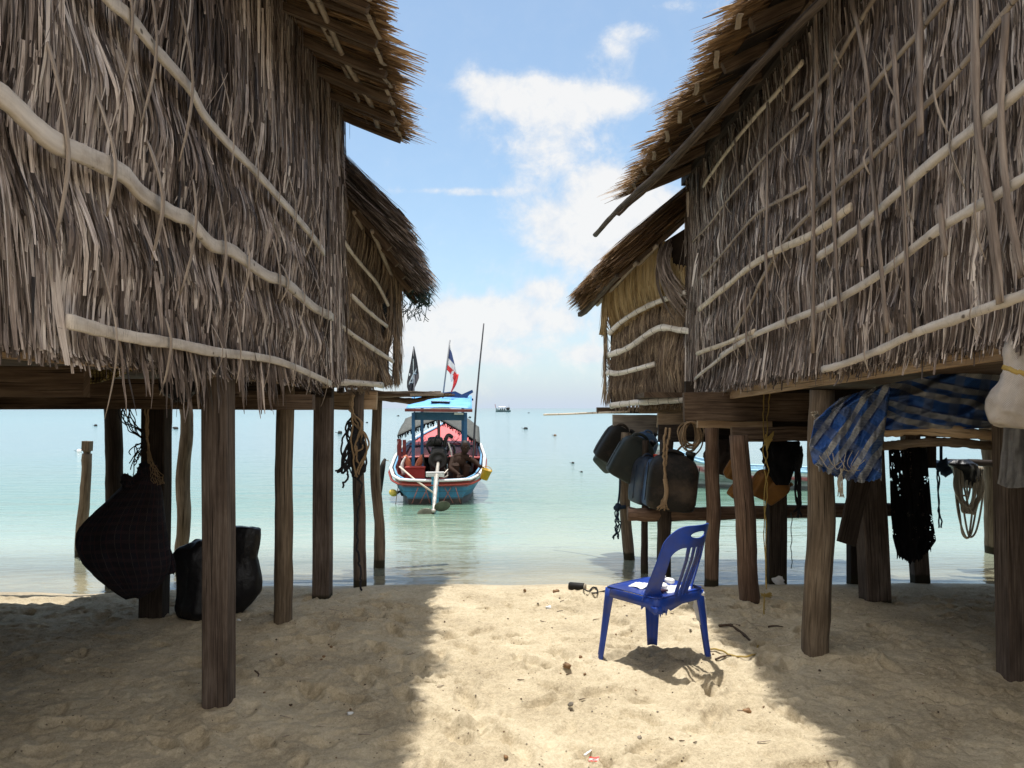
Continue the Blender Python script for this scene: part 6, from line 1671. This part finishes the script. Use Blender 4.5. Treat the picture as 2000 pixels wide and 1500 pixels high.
    for k in range(18): MB().ell((R.uniform(-.15, .24), R.uniform(.55, .9), R.uniform(.6, 1.06)), (R.uniform(.012, .03),) * 3, None, 8, 6, .6).build('fitting', M['engine'], eo)
    MB().beam((.03, .6, .35), (.03, .6, .6), .30, .12, (0, 1, 0)).build('engine_mount', M['engine'], eo, False)
    sh = MB().tube(spl([(.03, .45, .66), (.03, -.2, .44), (.03, -.75, .20), (.03, -1.08, .06)], 6), [.026, .034, .030, .022], 12, True).build('drive_shaft', M['steel'], o)
    MB().tube([(.0, -.02, .50), (.0, -.45, .27), (.01, -.9, .08)], .014, 8).build('steering_rod', M['steel'], sh)
    MB().ell((.03, -1.12, .05), (.035, .06, .035)).build('propeller_hub', M['steel'], sh)
    for s in (-1, 1):
        pb = MB().ell((.03 + s * .13, -1.13, .06 + s * .055), (.125, .012, .085), Euler((.35 * s, -.2, 0)).to_matrix(), 22, 12); pb.build('propeller_blade', M['dark_steel'], sh)
    MB().tube([(.03, -1.12, .03), (.025, -1.15, -.06)], .012, 7).build('skeg', M['dark_steel'], sh)
    MB().tube(spl([(.14, .55, .55), (.20, .4, .45), (.12, .2, .42), (.06, .05, .5)], 6), .018, 8).build('hose', M['steel'], o)
    MB().tube(spl([(.2, .6, 1.0), (.26, .5, .8), (.24, .35, .6), (.1, .2, .45)], 6), .014, 8).build('hose', M['steel'], o)
    # bamboo punt pole, mooring lines, long pole
    MB().tube([(-.62, .35, .60), (-.35, .0, .42), (.0, -.2, .20)], .016, 8, c=(.6, .52, .42)).build('side_rod', M['paint_clean'], o)
    MB().tube(spl([(-.60, .2, .48), (-.64, .15, .2), (-.66, .05, -.02)], 5), .006, 6, c=(.15, .13, .1)).build('mooring_line', M['paint_clean'], o)
    MB().tube(spl([(-.80, 2.1, 1.0), (-.84, 1.4, .72), (-.88, .9, .55)], 5), .004, 5, c=(.35, .35, .35)).build('mooring_line', M['paint_clean'], o)
    MB().tube(spl([(.62, 1.2, .45), (.70, 1.2, 1.8), (.83, 1.2, 3.15)], 8), [.020, .018, .012], 9, True, .05, c=(.06, .06, .07)).build('long_pole', M['paint_clean'], o)
    mb = MB()
    for s, x in ((-1, .40), (1, .44)):
        for k in range(9): rope(mb, [(s * R.uniform(.1, .6), 2.6 + R.random(), 1.0), (s * R.uniform(.1, .6), 2.6, .8)], .004, 4, 3)
    mb.build('rigging', M['net_black'], o)
    return o, base


boat, BB = longtail()
BR = Matrix.Rotation(math.radians(3.2), 4, 'Z')


def bw(x, y, z): return BR @ Vector((x, y, z)) + BB


def put(name, label, cat, c, group=None):
    return thing(name, label, cat, bw(*c), group)


mb = MB(); c = bw(-.36, .55, .50)
mb.beam(bw(-.53, .55, .47), bw(-.20, .55, .47), .26, .20, c=(.22, .02, .018)); crate = tag(mb.build('red_box', M['paint_clean'], None, False), 'dark red box in the stern of the longtail boat', 'box')
MB().beam(bw(-.54, .55, .575), bw(-.19, .55, .575), .28, .02, c=(.30, .03, .02)).build('lid', M['paint_clean'], crate, False)
vst = thing('life_vest', 'orange and white life vest standing behind the red box in the boat', 'life vest', bw(-.45, .85, .45))
for s in (-1, 1):
    MB().tube(spl([bw(-.42 + s * .05, .85, .52), bw(-.42 + s * .10, .85, .64), bw(-.42 + s * .16, .85, .76)], 5), [.05, .06, .035], 10, True, .1, .5, (.55, .16, .08)).build('panel', M['paint_clean'], vst)
MB().tube(spl([bw(-.60, .82, .42), bw(-.62, .82, .6), bw(-.56, .82, .74)], 5), [.03, .03, .015], 8, c=(.75, .70, .66)).build('collar', M['paint_clean'], vst)
fd = thing('fender', 'long black fender hanging on the left side of the longtail boat', 'fender', bw(-.98, .85, .1))
MB().tube(spl([bw(-.93, .9, .70), bw(-.96, .87, .6), bw(-1.0, .85, .35), bw(-1.03, .85, .12), bw(-1.035, .85, .08)], 6), [.02, .045, .055, .055, .03], 12).build('body', M['can_black'], fd)
MB().tube([bw(-.93, .9, .68), bw(-.86, .9, .66)], .008, 6).build('cord', M['rope_white'], fd)


def person():
    P = lambda x, y, z: bw(x - .06, y + .16, z + .01)
    base = bw(.48, .28, .17)
    o = thing('person', 'bare chested man in dark shorts squatting in the boat stern, holding a yellow bucket', 'person', base)
    mb = MB()
    T = lambda pts, r, n=12: mb.tube(spl([P(*q) for q in pts], 6), r, n)
    hip = (.40, .38, .36); chest = (.47, .28, .68); neck = (.53, .25, .80); head = (.56, .21, .92)
    T([hip, (.42, .36, .50), chest, (.51, .26, .76)], [.125, .118, .13, .07])
    mb.ell(P(.40, .38, .34), (.14, .13, .12))
    T([(.36, .30, .74), (.47, .27, .75), (.62, .25, .73)], [.06, .075, .06])            # shoulders
    T([(.51, .26, .74), neck, (.55, .23, .86)], [.055, .05, .05])
    mb.ell(P(*head), (.072, .088, .105)); mb.ell(P(.565, .165, .87), (.05, .05, .06))      # skull and jaw
    mb.ell(P(.572, .118, .905), (.014, .02, .018)); mb.ell(P(.572, .125, .862), (.024, .012, .008))
    for s in (-1, 1): mb.ell(P(.56 + s * .075, .215, .905), (.012, .02, .03))
    # legs: knees up, feet on the boards
    for s, k, f in ((-1, (.40, .12, .62), (.40, .16, .22)), (1, (.60, .16, .60), (.50, .16, .22))):
        T([(.40 + .07 * s, .36, .34), tuple((a + b) / 2 for a, b in zip((.40 + .07 * s, .36, .34), k)), k], [.085, .08, .06])
        T([k, tuple((a + b) / 2 for a, b in zip(k, f)), f], [.058, .055, .036])
        T([f, (f[0], f[1] - .09, f[2] - .025), (f[0] + .01, f[1] - .17, f[2] - .035)], [.038, .036, .022])
        for q in range(5): T([(f[0] - .03 + q * .016, f[1] - .16, f[2] - .035), (f[0] - .032 + q * .017, f[1] - .195, f[2] - .045)], [.011, .009], 8)

    def arm(sh, el, wr, fingers, palm):
        T([sh, el], [.050, .042]); T([el, tuple((a + b) / 2 for a, b in zip(el, wr)), wr], [.043, .037, .026])
        T([wr, palm], [.030, .034])
        for f in fingers: T(f, [.0105, .0095, .008], 8)
    # the man's right arm reaches down onto the rim
    wr_, pl = (.44, -.02, .48), (.46, -.07, .45)
    arm((.35, .28, .73), (.30, .10, .56), wr_, [[(pl[0] - .03 + .02 * q, pl[1] - .02, pl[2] + .005), (pl[0] - .035 + .022 * q, pl[1] - .05, pl[2] - .01 + .004 * q), (pl[0] - .035 + .023 * q, pl[1] - .07 - .006 * (1.5 - abs(q - 1.5)), pl[2] - .035)] for q in range(4)]
        + [[(pl[0] + .03, pl[1] + .02, pl[2]), (pl[0] + .055, pl[1], pl[2]), (pl[0] + .065, pl[1] - .02, pl[2] - .01)]], pl)
    # the other arm holds the bucket out over the side
    wr_, pl = (.80, .12, .60), (.835, .10, .585)
    arm((.63, .26, .72), (.74, .20, .66), wr_, [[(pl[0] + .01, pl[1] - .025 + .016 * q, pl[2]), (pl[0] + .035, pl[1] - .027 + .017 * q, pl[2] - .012), (pl[0] + .03, pl[1] - .027 + .017 * q, pl[2] - .035)] for q in range(4)]
        + [[(pl[0], pl[1] - .03, pl[2] - .005), (pl[0] + .015, pl[1] - .045, pl[2] - .02), (pl[0] + .028, pl[1] - .04, pl[2] - .035)]], pl)
    b = mb.build('body', M['skin'], o)
    md = b.modifiers.new('one skin', 'REMESH'); md.mode = 'VOXEL'; md.voxel_size = .0055; md.use_smooth_shade = True
    sm = b.modifiers.new('soft', 'SMOOTH'); sm.iterations = 2; sm.factor = .4
    mb = MB(); mb.ell(P(.558, .235, .945), (.084, .095, .098), None, 16, 11, 1, .08); mb.ell(P(.558, .26, .90), (.078, .07, .08), None, 16, 10, 1, .1); mb.build('hair', M['hair'], o)
    for s in (-1, 1): MB().ell(P(.562 + s * .03, .128, .925), (.011, .006, .007)).build('eye', M['hair'], o)
    mb = MB()
    for s, k in ((-1, (.40, .12, .62)), (1, (.64, .16, .60))):
        a = (.40 + .06 * s, .37, .33); mb.tube(spl([P(*a), P(*[lerp(a[i], k[i], .45) for i in range(3)]), P(*[lerp(a[i], k[i], .85) for i in range(3)])], 6), [.11, .105, .085], 14, True, .06)
    mb.ell(P(.40, .39, .34), (.16, .15, .13)); so_ = mb.build('shorts', M['shorts'], o)
    md = so_.modifiers.new('one cloth', 'REMESH'); md.mode = 'VOXEL'; md.voxel_size = .01; md.use_smooth_shade = True
    # bucket
    k = thing('bucket', 'yellow plastic bucket held over the boat side by the squatting man', 'bucket', P(.88, .08, .36))
    mx = Euler((.1, .35, 0)).to_matrix()
    MB().lathe([(.001, .0), (.065, 0), (.07, .01), (.085, .16), (.092, .165), (.092, .18), (.084, .18), (.064, .02), (.001, .015)], P(.87, .08, .38), mx, 22).build('pail', M['bucket'], k)
    t = np.linspace(0, math.pi, 12); c = P(.87, .08, .38)
    MB().tube([tuple(c + mx @ Vector((math.cos(q) * .085, 0, .17 + math.sin(q) * .06))) for q in t], .005, 6).build('handle', M['bucket'], k)


person()
yb = thing('buoy', 'yellow float bobbing on a rope left of the longtail boat', 'buoy', at(768, 966, 12.6))
c = at(768, 966, 12.6)
MB().ell(c + Vector((0, 0, .03)), (.075, .065, .06), Euler((0, .4, 0)).to_matrix(), 18, 12).build('float', m_plain('yellow float', (.62, .48, .09), .5, .2), yb)
MB().tube(spl([c + Vector((.06, 0, .02)), c + Vector((.12, 0, .05)), c + Vector((.15, .05, -.02))], 5), .02, 8, True, .2).build('knot', M['rope_black'], yb)

# half hidden boat behind the right hut
def side_boat():
    b = at(1450, 952, 15.2); b.z = WL
    o = thing('rowing_boat', 'white and pale blue boat moored beyond the right hut, half hidden by posts', 'boat', b, None, math.radians(78), True)
    S = Sec([(-1.6, .42, .36, .30, -.14), (-1.2, .60, .35, .42, -.18), (0, .70, .38, .5, -.2), (.9, .55, .52, .34, -.18), (1.5, .28, .76, .12, -.1), (1.9, .03, .98, .01, .1)])
    ys = np.linspace(-1.6, 1.9, 24)
    mb = MB(); hull(mb, S, ys, lambda z, h, y: (.75, .78, .80) if z > h - .10 else (.42, .12, .13) if z > h - .17 else (.10, .12, .12) if z < .07 else (.33, .40, .38)); mb.build('hull', M['paint'], o)
    mb = MB(); hull(mb, S, ys, lambda z, h, y: (.30, .52, .66), .05); mb.build('lining', M['paint'], o)
    mb = MB()
    for s in (-1, 1): mb.tube([(s * (S.at(y)[0] + .015), y, S.at(y)[1] + .01) for y in ys], .03, 8, True, 0, .8, (.30, .52, .70))
    mb.build('gunwale', M['paint_clean'], o)
    for y in (-.7, .3): MB().beam((-.55, y, .30), (.55, y, .30), .2, .03, c=(.55, .62, .66)).build('thwart', M['paint_clean'], o, False)


side_boat()


def far_boat():
    b = at(983, 804.2, 322.0); b.z = WL
    o = thing('fishing_boat', 'tiny longtail boat with white canopy far out near the horizon', 'boat', b, None, math.radians(88), True)
    S = Sec([(-3.2, .6, .8, .4, -.2), (-1, .9, .6, .6, -.3), (1, .8, .7, .5, -.3), (2.6, .4, 1.2, .2, -.1), (3.3, .06, 2.0, .02, .3)])
    mb = MB(); hull(mb, S, np.linspace(-3.2, 3.3, 16), lambda z, h, y: (.05, .09, .09) if z < .55 else (.30, .38, .38)); mb.build('hull', M['paint'], o)
    MB().beam((0, 3.25, 1.6), (0, 3.6, 3.3), .18, .3, (0, 1, 0), c=(.45, .25, .27)).build('prow', M['paint_clean'], o, False)
    mb = MB(); mb.grid([[(q * .9, y, 2.25 - .2 * q * q) for q in np.linspace(-1, 1, 7)] for y in np.linspace(-1, 2, 5)]); mb.build('canopy', M['white_foam'], o, True, solid=.08)
    for x in (-.7, .7):
        for y in (-.9, .5, 1.9): MB().beam((x, y, .5), (x, y, 2.1), .08, .08, (0, 1, 0), c=(.1, .1, .1)).build('canopy_post', M['paint_clean'], o, False)
    MB().ell((0, -2.0, 1.3), (.5, .8, .6), None, 10, 7, .6, .2).build('engine', M['engine'], o)
    for y in (-.4, .4, 1.1): MB().ell((.2, y, 1.0), (.25, .28, .55), None, 9, 7, 1, .2).build('cargo', M['net_black'], o)
    MB().tube([(0, -2.4, 1.2), (0, -2.45, 3.4)], .05, 6, c=(.2, .2, .2)).build('mast', M['paint_clean'], o)


far_boat()


def buoy(px, py, w, mat, label, tall=.6, line=False, grp='small mooring floats on the sea'):
    Y = F * (CH - WL) / (py - HY); r = w * Y / F / 2
    c = Vector(((px - HX) * Y / F, Y, WL + r * tall * .4))
    o = thing('mooring_float', label, 'float', (c.x, c.y, WL), grp)
    MB().lathe([(.001, -r * tall), (r * .7, -r * tall), (r, -r * tall * .4), (r, r * tall * .3), (r * .75, r * tall), (.001, r * tall)], c, Euler((.15, .2, 0)).to_matrix(), 14).build('float', M[mat], o)
    MB().tube([c + Vector((-r, 0, 0)), c + Vector((-r * 2.2, 0, r * .35))], r * .12, 6).build('cord', M['rope_black'], o)


buoy(1027, 838, 8, 'can_green', 'dark drum float with a pale top, right of the far boat')
buoy(1084, 851, 6, 'orange_plastic', 'small orange float on open water right of the dark drum float')
buoy(1033, 807, 3, 'can_black', 'tiny dark float right beside the far boat')
buoy(1119, 905, 6, 'can_black', 'small dark float left of the hanging jerrycans, well below the orange float')
buoy(155, 883, 9, 'white_foam', 'white and dark float touching the mooring post in view', .8)
buoy(344, 838, 8, 'can_black', 'dark float left of two others seen under the left hut', .7)
buoy(187, 832, 6, 'can_black', 'dark float seen under the left hut edge above the mooring post', .7)
buoy(664, 847, 9, 'can_green', 'dark green float seen just left of the tangled black cords', .8)
buoy(340, 836.5, 5, 'can_black', 'very small dark float behind the yellowish knobbed post', .7)
buoy(399, 843, 6, 'can_green', 'green float just left of the square post', .5)
buoy(717, 826, 4, 'can_black', 'small dark float between the tangled cords and the last left post', .7)
buoy(778, 813, 4, 'can_black', 'tiny dark float just left of the longtail canopy', .7)
buoy(918, 816, 5, 'can_black', 'tiny dark float just right of the longtail canopy', .7)
buoy(1136, 922, 5, 'can_black', 'tiny dark speck of a float near the leftmost jerrycan', .5)
